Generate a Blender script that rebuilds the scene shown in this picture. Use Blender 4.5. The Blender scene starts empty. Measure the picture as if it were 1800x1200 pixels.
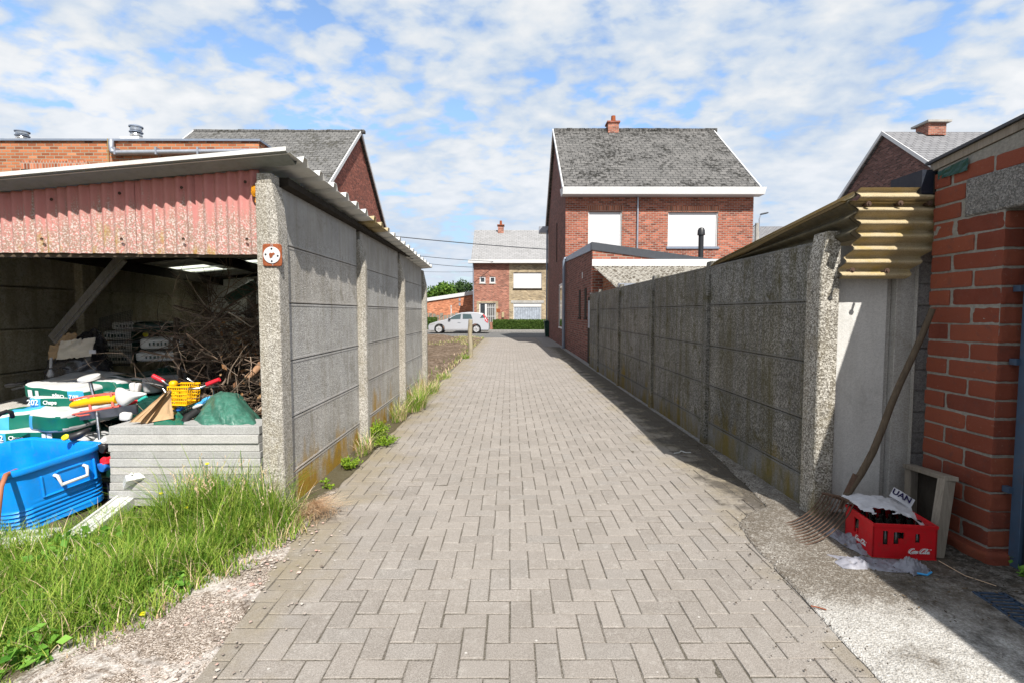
import bpy, bmesh, math, random
from mathutils import Vector, Matrix, Euler, noise as mn
R = math.radians
rnd = random.Random(11)
S = bpy.context.scene
COL = S.collection
# ------------------------------------------------------------------ camera
FPX, CAMH = 880.0, 1.5
PITCH, YAW = math.atan(50.5/FPX), math.atan(4/FPX)
CAMROT = Euler((math.pi/2-PITCH, 0, -YAW))
CM = CAMROT.to_matrix()
def ray(px, py): return CM @ Vector(((px-900)/FPX, (600-py)/FPX, -1))
def at(px, py, Y):
    d = ray(px, py); t = Y/d.y
    return Vector((d.x*t, Y, CAMH+d.z*t))
def gnd(px, py, z=0.0):
    d = ray(px, py); t = (z-CAMH)/d.z
    return Vector((d.x*t, d.y*t, z))
def atx(px, py, X):
    d = ray(px, py); t = X/d.x
    return Vector((X, d.y*t, CAMH+d.z*t))
cd = bpy.data.cameras.new('camera'); cam = bpy.data.objects.new('camera', cd); COL.objects.link(cam)
cam.location = (0, 0, CAMH); cam.rotation_euler = CAMROT
cd.sensor_width = 36; cd.lens = 36*FPX/1800; cd.clip_start = .05; cd.clip_end = 3000
S.camera = cam
# ------------------------------------------------------------------ objects
def tag(o, label=None, cat=None, group=None, kind=None):
    if label: o['label'] = label
    if cat: o['category'] = cat
    if group: o['group'] = group
    if kind: o['kind'] = kind
    return o
def thing(name, label, cat, loc=(0, 0, 0), group=None, rz=0):
    o = bpy.data.objects.new(name, None); COL.objects.link(o)
    o.location = loc; o.rotation_euler = (0, 0, rz); o.empty_display_size = .1
    return tag(o, label, cat, group)
def bury(o, parent, local=False):
    o.parent = parent
    if not local:
        # part coordinates are given in the world; a mesh part already stands at the world origin
        if parent.type == 'EMPTY': o.matrix_parent_inverse = Matrix.Translation(parent.location).inverted()
class MB:
    def __init__(s): s.v = []; s.f = []; s.mi = []; s.uvs = None
    def add(s, vs, fs, mi=0, M=None):
        b = len(s.v)
        for v in vs:
            v = Vector(v); s.v.append(M @ v if M is not None else v)
        for f in fs: s.f.append([b+i for i in f]); s.mi.append(mi)
        return s
    def box(s, lo, hi, mi=0, M=None):
        x0, y0, z0 = lo; x1, y1, z1 = hi
        return s.add([(x0,y0,z0),(x1,y0,z0),(x1,y1,z0),(x0,y1,z0),(x0,y0,z1),(x1,y0,z1),(x1,y1,z1),(x0,y1,z1)],
                     [(3,2,1,0),(4,5,6,7),(0,1,5,4),(1,2,6,5),(2,3,7,6),(3,0,4,7)], mi, M)
    def bar(s, a, b, w, h, mi=0, up=(0, 0, 1)):
        a, b = Vector(a), Vector(b); d = b-a; L = d.length; d.normalize()
        u = Vector(up); x = d.cross(u)
        if x.length < 1e-4: x = d.cross(Vector((1, 0, 0)))
        x.normalize(); z = x.cross(d)
        M = Matrix((x, d, z)).transposed().to_4x4(); M.translation = a
        return s.box((-w/2, 0, -h/2), (w/2, L, h/2), mi, M)
    def tube(s, pts, r, n=8, mi=0, cap=True):
        pts = [Vector(p) for p in pts]; N = len(pts)
        rr = r if isinstance(r, (list, tuple)) else [r]*N
        vs = []; fs = []; prev = None
        for i, p in enumerate(pts):
            d = (pts[min(i+1, N-1)]-pts[max(i-1, 0)])
            if d.length < 1e-9: d = Vector((0, 0, 1))
            d.normalize()
            if prev is None:
                a = Vector((0, 0, 1)) if abs(d.z) < .9 else Vector((1, 0, 0))
                x = d.cross(a).normalized()
            else:
                x = (prev-d*prev.dot(d))
                x = x.normalized() if x.length > 1e-6 else d.orthogonal().normalized()
            prev = x; y = d.cross(x)
            for k in range(n):
                t = 2*math.pi*k/n
                vs.append(p+(x*math.cos(t)+y*math.sin(t))*rr[i])
        for i in range(N-1):
            for k in range(n):
                k2 = (k+1) % n
                fs.append((i*n+k, i*n+k2, (i+1)*n+k2, (i+1)*n+k))
        if cap:
            fs.append(tuple(range(n-1, -1, -1))); fs.append(tuple((N-1)*n+k for k in range(n)))
        return s.add(vs, fs, mi)
    def prism(s, poly, lo, hi, axis='y', mi=0, M=None):
        n = len(poly)
        def pt(p, t):
            return {'y': (p[0], t, p[1]), 'x': (t, p[0], p[1]), 'z': (p[0], p[1], t)}[axis]
        vs = [pt(p, lo) for p in poly]+[pt(p, hi) for p in poly]
        fs = [tuple(range(n)), tuple(range(2*n-1, n-1, -1))]
        for i in range(n):
            j = (i+1) % n; fs.append((j, i, n+i, n+j))
        return s.add(vs, fs, mi, M)
    def lathe(s, prof, c=(0, 0, 0), n=16, mi=0, M=None, ang=2*math.pi):
        vs = []; fs = []; full = abs(ang-2*math.pi) < 1e-6; m = n if full else n+1
        for r, z in prof:
            for k in range(m):
                t = ang*k/n; vs.append((c[0]+r*math.cos(t), c[1]+r*math.sin(t), c[2]+z))
        for i in range(len(prof)-1):
            for k in range(n):
                k2 = (k+1) % m
                fs.append((i*m+k, i*m+k2, (i+1)*m+k2, (i+1)*m+k))
        return s.add(vs, fs, mi, M)
    def grid(s, fn, nu, nv, mi=0, closed=False):
        vs = [fn(i/nu, j/nv) for j in range(nv+1) for i in range(nu+1)]
        fs = [(j*(nu+1)+i, j*(nu+1)+i+1, (j+1)*(nu+1)+i+1, (j+1)*(nu+1)+i) for j in range(nv) for i in range(nu)]
        return s.add(vs, fs, mi)
    def rbox(s, L, W, H, e=5, n=8, M=None, crump=0, seed=0, mifn=None, fs_=6):
        """rounded box: cube grid pulled onto a superellipsoid; mifn(face axis, sign, unit pos) -> slot"""
        for ax in range(3):
            for sg in (-1, 1):
                vs = []; raw = []
                for j in range(n+1):
                    for i in range(n+1):
                        a, b = 2*i/n-1, 2*j/n-1
                        a = math.copysign(abs(a)**.75, a); b = math.copysign(abs(b)**.75, b)
                        p = [0, 0, 0]; p[ax] = sg; p[(ax+1) % 3] = a*sg; p[(ax+2) % 3] = b
                        q = (abs(p[0])**e+abs(p[1])**e+abs(p[2])**e)**(-1/e)
                        v = Vector((p[0]*q*L/2, p[1]*q*W/2, p[2]*q*H/2)); raw.append(v)
                        if crump:
                            w = mn.noise_vector(v*fs_+Vector((seed*3.1, seed, 0)))
                            v = v+w*crump
                        vs.append(v)
                b0 = len(s.v)
                for v in vs: s.v.append(M @ v if M is not None else v)
                for j in range(n):
                    for i in range(n):
                        k = b0+j*(n+1)+i
                        s.f.append([k, k+1, k+n+2, k+n+1])
                        if mifn:
                            c = (raw[j*(n+1)+i]+raw[(j+1)*(n+1)+i+1])/2
                            s.mi.append(mifn(ax, sg, (2*c.x/L, 2*c.y/W, 2*c.z/H)))
                        else: s.mi.append(0)
        return s
    def build(s, name, mat, parent=None, smooth=None, bevel=0, seg=2, uvk=(1, 1), weld=False, local=False):
        me = bpy.data.meshes.new(name)
        me.from_pydata([tuple(v) for v in s.v], [], s.f)
        mats = mat if isinstance(mat, (list, tuple)) else [mat]
        for m in mats: me.materials.append(m)
        if len(mats) > 1: me.polygons.foreach_set('material_index', s.mi)
        if weld:
            bm = bmesh.new(); bm.from_mesh(me); bmesh.ops.remove_doubles(bm, verts=bm.verts, dist=1e-5)
            bmesh.ops.recalc_face_normals(bm, faces=bm.faces); bm.to_mesh(me); bm.free()
        me.update()
        uv = me.uv_layers.new(name='UVMap')
        dat = []
        co = me.vertices
        for p in me.polygons:
            n = p.normal; ax = max(range(3), key=lambda i: abs(n[i])*(1.0 if i != 2 else .8))
            for vi in p.vertices:
                c = co[vi].co
                if ax == 0: dat += [c.y*uvk[0], c.z*uvk[1]]
                elif ax == 1: dat += [c.x*uvk[0], c.z*uvk[1]]
                else: dat += [c.x*uvk[0], c.y*uvk[1]]
        uv.data.foreach_set('uv', dat)
        if smooth is not None:
            me.polygons.foreach_set('use_smooth', [True]*len(me.polygons))
            if smooth < 180:
                try: me.set_sharp_from_angle(angle=R(smooth))
                except Exception: pass
        o = bpy.data.objects.new(name, me); COL.objects.link(o)
        if bevel:
            b = o.modifiers.new('bevel', 'BEVEL'); b.width = bevel; b.segments = seg; b.limit_method = 'ANGLE'; b.angle_limit = R(40)
        if parent is not None: bury(o, parent, local)
        return o
def text_mesh(s, size, M, thick=.001, mb=None, mi=0, shear=0, sx=1.0, bold=0.0):
    cu = bpy.data.curves.new('t', 'FONT'); cu.body = s; cu.size = size; cu.extrude = thick; cu.shear = shear
    cu.align_x = 'CENTER'; cu.align_y = 'CENTER'; cu.resolution_u = 3; cu.offset = bold
    ob = bpy.data.objects.new('t', cu); COL.objects.link(ob)
    dg = bpy.context.evaluated_depsgraph_get(); dg.update()
    me = bpy.data.meshes.new_from_object(ob.evaluated_get(dg))
    mb = mb or MB()
    mb.add([(v.co.x*sx, v.co.y, v.co.z) for v in me.vertices], [tuple(p.vertices) for p in me.polygons], mi, M)
    COL.objects.unlink(ob); bpy.data.objects.remove(ob); bpy.data.meshes.remove(me); bpy.data.curves.remove(cu)
    return mb
def copy_tree(o, parent=None):
    c = o.copy(); COL.objects.link(c)
    if parent is not None: c.parent = parent
    for ch in [x for x in o.children]: copy_tree(ch, c)
    return c
def TRS(loc, rz=0, rx=0, ry=0): return Matrix.Translation(Vector(loc)) @ Euler((rx, ry, rz)).to_matrix().to_4x4()
# ------------------------------------------------------------------ materials
class Mt:
    def __init__(s, name, rough=.8, spec=.3, metal=0.0):
        s.m = bpy.data.materials.new(name); s.m.use_nodes = True; s.nt = s.m.node_tree
        s.b = s.nt.nodes['Principled BSDF']; s.set('Roughness', rough); s.set('Specular IOR Level', spec); s.set('Metallic', metal)
        tc = s.nt.nodes.new('ShaderNodeTexCoord'); s.uv = tc.outputs['UV']; s.ob = tc.outputs['Object']; s.gen = tc.outputs['Generated']
        s.geo = None
    def inp(s, sock, v):
        if hasattr(v, 'is_output'): s.nt.links.new(v, sock)
        elif isinstance(v, (tuple, list)) and len(v) == 3 and sock.type == 'RGBA': sock.default_value = (*v, 1)
        else: sock.default_value = v
    def set(s, k, v): s.inp(s.b.inputs[k], v)
    def n(s, t, ins=None, **kw):
        nd = s.nt.nodes.new(t)
        for k, v in kw.items(): setattr(nd, k, v)
        for k, v in (ins or {}).items(): s.inp(nd.inputs[k], v)
        return nd
    def noise(s, scale, detail=4, rough=.6, vec=None, dist=0.0):
        return s.n('ShaderNodeTexNoise', {'Vector': vec or s.ob, 'Scale': scale, 'Detail': detail, 'Roughness': rough, 'Distortion': dist}).outputs['Fac']
    def vor(s, scale, vec=None, feature='F1', rand=1.0):
        nd = s.n('ShaderNodeTexVoronoi', {'Vector': vec or s.ob, 'Scale': scale, 'Randomness': rand}, feature=feature)
        return nd
    def map(s, scale=(1, 1, 1), vec=None, loc=(0, 0, 0), rot=(0, 0, 0)):
        return s.n('ShaderNodeMapping', {'Vector': vec or s.ob, 'Scale': scale, 'Location': loc, 'Rotation': rot}).outputs[0]
    def ramp(s, fac, stops, mode='LINEAR'):
        nd = s.n('ShaderNodeValToRGB', {'Fac': fac}); cr = nd.color_ramp; cr.interpolation = mode
        while len(cr.elements) < len(stops): cr.elements.new(.5)
        for e, (p, c) in zip(cr.elements, stops):
            e.position = p; e.color = (c, c, c, 1) if not isinstance(c, (tuple, list)) else (*c[:3], 1)
        return nd.outputs['Color']
    def mix(s, fac, a, b, mode='MIX'):
        nd = s.n('ShaderNodeMix', data_type='RGBA', blend_type=mode)
        s.inp(nd.inputs[0], fac); s.inp(nd.inputs[6], a); s.inp(nd.inputs[7], b)
        return nd.outputs[2]
    def math(s, op, a, b=0.0, clamp=False):
        nd = s.n('ShaderNodeMath', operation=op, use_clamp=clamp); s.inp(nd.inputs[0], a); s.inp(nd.inputs[1], b)
        return nd.outputs[0]
    def sep(s, vec, i):
        return s.n('ShaderNodeSeparateXYZ', {'Vector': vec}).outputs[i]
    def island(s): return s.n('ShaderNodeNewGeometry').outputs['Random Per Island']
    def orand(s): return s.n('ShaderNodeObjectInfo').outputs['Random']
    def bump(s, h, strength=.4, dist=.01):
        nd = s.n('ShaderNodeBump', {'Height': h, 'Strength': strength, 'Distance': dist}); s.set('Normal', nd.outputs[0])
    def col(s, c): s.set('Base Color', c); return s
    def done(s): return s.m
# ------------------------------------------------------------------ the materials
def simple(name, c, rough=.6, spec=.3, metal=0, var=.12, scale=8, bump=0, bscale=60, dirt=None, dirtamt=.5):
    m = Mt(name, rough, spec, metal)
    n = m.noise(scale, 5, .65)
    base = m.mix(m.ramp(n, [(.3, 0), (.75, 1)]), tuple(x*(1-var) for x in c), tuple(min(1, x*(1+var)) for x in c))
    if dirt:
        d = m.noise(scale*2.3, 6, .7, dist=.6)
        base = m.mix(m.ramp(d, [(.52, 0), (.72, dirtamt)]), base, dirt)
    m.col(base)
    m.set('Roughness', m.ramp(m.noise(scale*3, 3), [(.3, max(0, rough-.1)), (.7, min(1, rough+.1))]))
    if bump: m.bump(m.noise(bscale, 4), bump, .004)
    return m.done()
def aggregate(name, lo, mid, hi, scale=75, stain=(.10, .11, .05), stain_amt=.5, algae=0, algae_h=.5, algae_c=(.24, .15, .015), soot=.4, smooth_top=None, frac=.5, bump=.6):
    """washed concrete: pebbles of many greys in a cement ground"""
    m = Mt(name, .92, .2)
    v = m.vor(scale); cell = m.sep(v.outputs['Color'], 0)
    v2 = m.vor(scale*2.1); cell2 = m.sep(v2.outputs['Color'], 0)
    peb = m.ramp(m.math('ADD', m.math('MULTIPLY', cell, .65), m.math('MULTIPLY', cell2, .35)), [(.2, lo), (frac, mid), (.82, hi)])
    flat = m.mix(m.noise(30, 6), tuple(x*.85 for x in mid), tuple(x*1.12 for x in mid))
    base = peb
    if smooth_top:
        z = m.sep(m.ob, 2)
        f = m.ramp(m.math('ADD', m.math('MULTIPLY', m.math('SUBTRACT', z, smooth_top), 3.0), m.math('MULTIPLY', m.noise(6, 4), 1.0)), [(.5, 0), (1.0, 1)])
        base = m.mix(f, base, flat)
    big = m.noise(1.7, 6, .65)
    base = m.mix(m.ramp(big, [(.38, soot), (.62, 0)]), base, tuple(x*.38 for x in mid))
    st = m.noise(1.0, 6, .7, vec=m.map((9, 9, .7)))
    base = m.mix(m.ramp(st, [(.45, 0), (.75, stain_amt)]), base, stain)
    if algae:
        z = m.sep(m.ob, 2)
        a = m.math('SUBTRACT', m.math('ADD', m.noise(1.0, 5, .6, vec=m.map((3.2, 3.2, 1.2))), m.math('MULTIPLY', m.math('SUBTRACT', algae_h, z), .42)), .5)
        base = m.mix(m.ramp(a, [(.03, 0), (.2, algae)]), base, m.mix(m.noise(40, 3), algae_c, tuple(x*.55 for x in algae_c)))
    base = m.mix(1.0, base, m.ramp(m.orand(), [(0, (.84, .83, .81)), (.5, (1, 1, 1)), (1, (1.0, .965, .92))]), 'MULTIPLY')
    blot = m.noise(4.5, 7, .72, dist=.6)
    base = m.mix(m.ramp(blot, [(.54, 0), (.68, stain_amt)]), base, tuple(x*.8 for x in stain))
    m.col(base)
    m.bump(m.math('ADD', v.outputs['Distance'], m.math('MULTIPLY', m.noise(160, 3), .4)), bump, .006)
    return m.done()
def brickwork(name, c1, c2, mortar, w=.22, h=.077, ms=.010, bias=0, dirt=(.05, .035, .03), dirtamt=.35, bump=.7, rot=False):
    m = Mt(name, .88, .25)
    bn = m.n('ShaderNodeTexBrick', {'Vector': m.uv, 'Color1': (0, 0, 0), 'Color2': (1, 1, 1), 'Mortar': (.5, .5, .5), 'Scale': 1.0, 'Mortar Size': ms, 'Mortar Smooth': .15, 'Bias': bias, 'Brick Width': w, 'Row Height': h}, offset=.5)
    var = m.sep(bn.outputs['Color'], 0)
    c3 = tuple(x*.55 for x in c1)
    base = m.ramp(var, [(.0, c3), (.25, c1), (.7, c2), (1.0, tuple(min(1, x*1.35+.03) for x in c2))])
    base = m.mix(m.math('MULTIPLY', m.noise(70, 4), .35), base, tuple(x*.5 for x in c1))
    mo = m.mix(m.noise(25, 4), mortar, tuple(x*.7 for x in mortar))
    base = m.mix(bn.outputs['Fac'], base, mo)
    big = m.noise(.9, 6, .65)
    base = m.mix(m.ramp(big, [(.45, 0), (.72, dirtamt)]), base, dirt)
    m.col(base)
    m.bump(m.math('SUBTRACT', m.math('MULTIPLY', m.noise(90, 3), .3), bn.outputs['Fac']), bump, .012)
    return m.done()
def slates(name, c1, c2, moss, w=.3, h=.17, mossamt=.8, seam=(.03, .03, .032), thr=.52):
    m = Mt(name, .8, .3)
    bn = m.n('ShaderNodeTexBrick', {'Vector': m.uv, 'Color1': (0, 0, 0), 'Color2': (1, 1, 1), 'Mortar': (.5, .5, .5), 'Scale': 1.0, 'Mortar Size': .014, 'Mortar Smooth': .3, 'Brick Width': w, 'Row Height': h}, offset=.5)
    base = m.mix(m.sep(bn.outputs['Color'], 0), c1, c2)
    base = m.mix(m.ramp(m.noise(14, 6, .7), [(.4, 0), (.7, .45)]), base, tuple(x*1.35 for x in c2))
    base = m.mix(bn.outputs['Fac'], base, seam)
    mo = m.math('ADD', m.math('MULTIPLY', m.noise(5.5, 8, .72), .75), m.math('MULTIPLY', m.noise(.7, 3), .35))
    base = m.mix(m.ramp(mo, [(thr, 0), (thr+.07, mossamt)]), base, moss)
    m.col(base)
    m.bump(m.math('ADD', m.math('MULTIPLY', bn.outputs['Fac'], -1.0), m.math('MULTIPLY', m.ramp(mo, [(thr, 0), (thr+.1, 1)]), 1.5)), .8, .02)
    return m.done()
def leafy(name, c1, c2, c3, trans=.35, rough=.6):
    m = Mt(name, rough, .25)
    base = m.ramp(m.island(), [(.1, c1), (.5, c2), (.92, c3)])
    m.col(base)
    t = m.n('ShaderNodeBsdfTranslucent', {'Color': base})
    mx = m.n('ShaderNodeMixShader', {0: trans, 1: m.b.outputs[0], 2: t.outputs[0]})
    out = [x for x in m.nt.nodes if x.type == 'OUTPUT_MATERIAL'][0]
    m.nt.links.new(mx.outputs[0], out.inputs[0])
    return m.done()

def mk_paver():
    m = Mt('paver_concrete', .9, .22)
    base = m.ramp(m.island(), [(0, (.178, .157, .138)), (.4, (.215, .19, .168)), (.75, (.245, .218, .194)), (1, (.20, .183, .167))])
    fine = m.noise(150, 5, .85)
    base = m.mix(m.ramp(fine, [(.42, .0), (.66, .75)]), base, (.44, .41, .38))
    base = m.mix(m.ramp(m.noise(190, 4, .8, vec=m.map(loc=(5, 3, 1))), [(.52, 0), (.64, .75)]), base, (.10, .09, .08))
    big = m.noise(.8, 6, .6)
    base = m.mix(m.ramp(big, [(.42, 0), (.7, .55)]), base, (.21, .19, .17))
    sp = m.vor(7.0)
    base = m.mix(m.ramp(sp.outputs['Distance'], [(.03, .75), (.05, 0)]), base, (.55, .53, .5))
    # grime gathered along the joints and rubbed in unevenly
    base = m.mix(m.ramp(m.noise(5.5, 7, .75, dist=.5), [(.52, 0), (.68, .35)]), base, (.18, .158, .135))
    base = m.mix(m.ramp(m.noise(17, 6, .7), [(.56, 0), (.68, .35)]), base, (.42, .40, .37))
    # mossy tint towards the walls
    x = m.math('ABSOLUTE', m.math('SUBTRACT', m.sep(m.ob, 0), .25))
    y = m.sep(m.ob, 1)
    e = m.math('ADD', m.math('SUBTRACT', x, 1.25), m.math('MULTIPLY', m.math('SUBTRACT', m.noise(2.2, 5), .5), 1.6))
    base = m.mix(m.ramp(e, [(.0, 0), (.55, .65)]), base, m.mix(m.noise(30, 3), (.26, .205, .11), (.17, .145, .09)))
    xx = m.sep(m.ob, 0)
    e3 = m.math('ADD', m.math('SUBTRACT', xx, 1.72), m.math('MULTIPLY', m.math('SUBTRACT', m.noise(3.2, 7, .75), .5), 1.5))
    base = m.mix(m.ramp(e3, [(.0, 0), (.22, .85)]), base, m.mix(m.noise(40, 5, .8), (.035, .03, .026), (.09, .078, .066)))  # dark dirt by the right wall, its colour also deepening the shadow there
    m.col(base); m.bump(m.math('ADD', m.math('ADD', fine, m.noise(420, 2)), m.noise(40, 4)), .55, .004)
    return m.done()
def mk_ground(name, cols, scale=40, big=((.2, .18, .15), .5), bump=.8, dist=.01):
    m = Mt(name, .95, .15)
    v = m.vor(scale); base = m.ramp(m.sep(v.outputs['Color'], 0), cols)
    base = m.mix(m.ramp(m.noise(1.6, 6, .7), [(.42, 0), (.66, big[1])]), base, big[0])
    base = m.mix(m.math('MULTIPLY', m.noise(120, 3), .4), base, tuple(x*.6 for x in big[0]))
    m.col(base); m.bump(m.math('ADD', v.outputs['Distance'], m.noise(90, 4)), bump, dist)
    return m.done()
def mk_apron():
    m = Mt('apron_concrete', .93, .2)
    v = m.vor(120); base = m.ramp(m.sep(v.outputs['Color'], 0), [(.1, (.15, .132, .112)), (.5, (.225, .203, .177)), (.9, (.36, .34, .31))])
    yy = m.sep(m.ob, 1)
    wf = m.math('SUBTRACT', m.math('ADD', m.noise(1.3, 6, .7, dist=.4), m.math('MULTIPLY', m.math('SUBTRACT', 2.55, yy), .35)), 0.0)
    base = m.mix(m.ramp(wf, [(.38, 0), (.62, .8)]), base, m.mix(m.ramp(m.noise(75, 4, .8), [(.4, 0), (.6, 1)]), (.56, .55, .53), (.30, .285, .26)))
    # dark dirt collected beside the building
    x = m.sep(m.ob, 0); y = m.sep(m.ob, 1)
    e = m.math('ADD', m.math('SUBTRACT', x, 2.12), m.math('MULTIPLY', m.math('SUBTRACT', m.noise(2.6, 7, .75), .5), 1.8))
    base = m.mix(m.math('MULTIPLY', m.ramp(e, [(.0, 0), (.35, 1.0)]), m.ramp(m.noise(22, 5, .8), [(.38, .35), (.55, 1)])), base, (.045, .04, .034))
    e2 = m.math('SUBTRACT', m.noise(1.0, 6, .75, vec=m.map((1.6, 1.6, 1), loc=(4, 2, 0))), m.math('MULTIPLY', m.math('ABSOLUTE', m.math('SUBTRACT', y, 3.3)), .12))
    base = m.mix(m.math('MULTIPLY', m.ramp(e2, [(.34, 0), (.48, .85)]), m.ramp(m.noise(45, 5, .8), [(.36, 0), (.54, 1)])), base, (.10, .082, .062))
    m.col(base); m.bump(m.math('ADD', v.outputs['Distance'], m.math('MULTIPLY', m.noise(60, 5), 1.5)), .8, .006)
    return m.done()
def mk_verge():
    m = Mt('verge_gravel', .95, .15)
    v = m.vor(210); base = m.ramp(m.math('ADD', m.math('MULTIPLY', m.sep(v.outputs['Color'], 0), .5), m.math('MULTIPLY', m.noise(70, 5, .75), .5)), [(.3, (.09, .07, .055)), (.5, (.25, .2, .16)), (.72, (.52, .46, .41))])
    n = m.noise(2.4, 7, .7, dist=.5)
    base = m.mix(m.ramp(n, [(.50, 0), (.56, .9)]), base, m.mix(m.ramp(m.noise(85, 4, .8), [(.38, 0), (.6, 1)]), (.60, .56, .53), (.30, .27, .24)))
    base = m.mix(m.ramp(m.noise(5, 5, .7), [(.55, 0), (.65, .8)]), base, (.075, .055, .04))
    x = m.sep(m.ob, 0); y = m.sep(m.ob, 1)
    d = m.math('SUBTRACT', m.math('ADD', m.math('MULTIPLY', y, .27), -2.50), x)
    d = m.math('ADD', d, m.math('MULTIPLY', m.math('SUBTRACT', m.noise(4, 5), .5), .5))
    base = m.mix(m.ramp(d, [(.0, 0), (.12, .95)]), base, m.mix(m.noise(60, 4), (.05, .042, .022), (.10, .085, .045)))
    m.col(base); m.bump(m.math('ADD', m.math('MULTIPLY', v.outputs['Distance'], .4), m.math('ADD', m.noise(70, 5), m.noise(20, 4))), .8, .008)
    return m.done()
def mk_pink():
    m = Mt('pink_corrugated_cement', .85, .25)
    base = m.mix(m.noise(14, 5), (.44, .17, .155), (.53, .23, .21))
    base = m.mix(m.ramp(m.noise(1.0, 4, vec=m.map((7, 7, .8))), [(.45, 0), (.7, .5)]), base, (.48, .22, .18))
    z = m.sep(m.ob, 2); x = m.sep(m.ob, 0)
    low = m.math('MULTIPLY', m.math('SUBTRACT', 2.30, z), 2.6)
    low = m.math('ADD', low, m.math('MULTIPLY', m.math('ADD', x, 3.4), .10))
    st = m.math('MULTIPLY', m.math('SUBTRACT', m.noise(1.0, 4, .6, vec=m.map((24, 24, 1.2))), .5), 2.2)
    a = m.math('ADD', low, st)
    grain = m.math('ADD', m.noise(75, 3, .7), m.math('MULTIPLY', m.math('SUBTRACT', m.noise(28, 3), .5), .6))
    base = m.mix(m.math('MULTIPLY', m.ramp(a, [(.05, 0), (.6, .85)]), m.ramp(grain, [(.36, 0), (.52, 1)])), base, (.25, .185, .14))
    base = m.mix(m.math('MULTIPLY', m.ramp(a, [(.15, 0), (.5, 1)]), m.ramp(m.noise(88, 3, .6, vec=m.map(loc=(3, 1, 2))), [(.50, 0), (.60, .85)])), base, (.56, .49, .46))
    base = m.mix(m.math('MULTIPLY', m.ramp(a, [(.3, 0), (.7, 1)]), m.ramp(m.noise(1.0, 5, .6, vec=m.map((11, 11, 3.5))), [(.56, 0), (.66, .7)])), base, (.32, .21, .03))
    m.col(base); m.bump(grain, .4, .003)
    return m.done()
def mk_yellow_corr():
    m = Mt('lichened_corrugated_cement', .9, .2)
    base = m.mix(m.noise(9, 6, .7), (.33, .26, .15), (.46, .385, .26))
    base = m.mix(m.ramp(m.noise(120, 3), [(.45, 0), (.7, .6)]), base, (.20, .16, .08))
    base = m.mix(m.ramp(m.noise(4, 6, .7), [(.5, 0), (.7, .7)]), base, (.36, .25, .03))
    m.col(base); m.bump(m.noise(110, 4), .6, .004)
    return m.done()
def mk_wood(name, a, b, sc=(60, 60, 3), knots=True):
    m = Mt(name, .85, .2)
    g = m.noise(1.0, 6, .7, vec=m.map(sc), dist=.4)
    base = m.mix(m.ramp(g, [(.3, 0), (.7, 1)]), a, b)
    base = m.mix(m.ramp(m.noise(5, 5), [(.5, 0), (.75, .5)]), base, tuple(x*.5 for x in a))
    m.col(base); m.bump(g, .5, .003)
    return m.done()
M = {}
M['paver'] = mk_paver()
M['joint'] = mk_ground('joint_sand', [(.1, (.12, .105, .09)), (.6, (.195, .173, .15)), (.95, (.29, .26, .23))], 190, ((.10, .09, .06), .5))
M['earth'] = mk_ground('earth', [(.1, (.09, .07, .05)), (.6, (.14, .11, .08)), (.95, (.2, .16, .12))], 18, ((.08, .1, .03), .6))
M['soil'] = mk_ground('turned_soil', [(.1, (.12, .085, .06)), (.5, (.19, .14, .10)), (.95, (.28, .215, .165))], 14, ((.10, .07, .045), .6), 1, .03)
M['asphalt'] = mk_ground('street_asphalt', [(.1, (.10, .10, .10)), (.5, (.15, .148, .145)), (.95, (.22, .215, .21))], 60, ((.11, .11, .108), .4))
M['pavement'] = mk_ground('pavement_concrete', [(.1, (.20, .19, .18)), (.5, (.27, .26, .25)), (.95, (.33, .32, .31))], 30, ((.2, .19, .18), .4))
M['apron'] = mk_apron(); M['verge'] = mk_verge(); M['pink'] = mk_pink(); M['yellow_corr'] = mk_yellow_corr()
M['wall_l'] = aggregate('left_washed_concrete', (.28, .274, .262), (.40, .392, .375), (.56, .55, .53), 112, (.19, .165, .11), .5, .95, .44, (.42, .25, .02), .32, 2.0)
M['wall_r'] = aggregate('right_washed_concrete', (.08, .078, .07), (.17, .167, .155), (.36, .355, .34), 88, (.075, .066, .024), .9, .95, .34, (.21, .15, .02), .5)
M['wall_rb'] = aggregate('smooth_base_panel', (.13, .128, .12), (.19, .187, .178), (.25, .247, .238), 120, (.09, .08, .03), .8, .8, .30, (.19, .14, .02), .4, bump=.25)
M['post_l'] = aggregate('left_post_washed_concrete', (.19, .175, .15), (.35, .33, .295), (.58, .555, .51), 130, (.22, .18, .10), .4, .5, .3, (.34, .26, .06), .35)
M['post_c'] = aggregate('post_washed_concrete', (.12, .11, .095), (.34, .32, .285), (.72, .70, .65), 105, (.22, .18, .10), .4, .5, .3, (.34, .26, .06), .3)
M['inner_c'] = aggregate('shed_inner_concrete', (.28, .25, .175), (.37, .325, .235), (.44, .39, .30), 60, (.15, .12, .06), .8, 0, soot=.35, bump=.2)
M['lip_c'] = aggregate('cement_lip', (.34, .33, .32), (.42, .41, .395), (.5, .49, .475), 140, (.22, .19, .13), .4, soot=.3, bump=.2)
M['lip_r'] = aggregate('dark_cement_lip', (.12, .12, .115), (.17, .168, .16), (.22, .218, .21), 140, (.08, .07, .03), .6, soot=.4, bump=.2)
M['slab_c'] = aggregate('slab_concrete', (.29, .29, .285), (.36, .36, .355), (.43, .43, .425), 180, (.26, .255, .24), .4, soot=.2, bump=.25)
M['slab_c2'] = aggregate('paler_slab_concrete', (.36, .36, .355), (.43, .43, .425), (.49, .49, .485), 180, (.32, .315, .30), .4, soot=.2, bump=.25)
M['panel_w'] = aggregate('pale_cement_panel', (.58, .58, .57), (.65, .645, .63), (.70, .695, .68), 120, (.33, .32, .29), .35, soot=.15, bump=.15)
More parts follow.
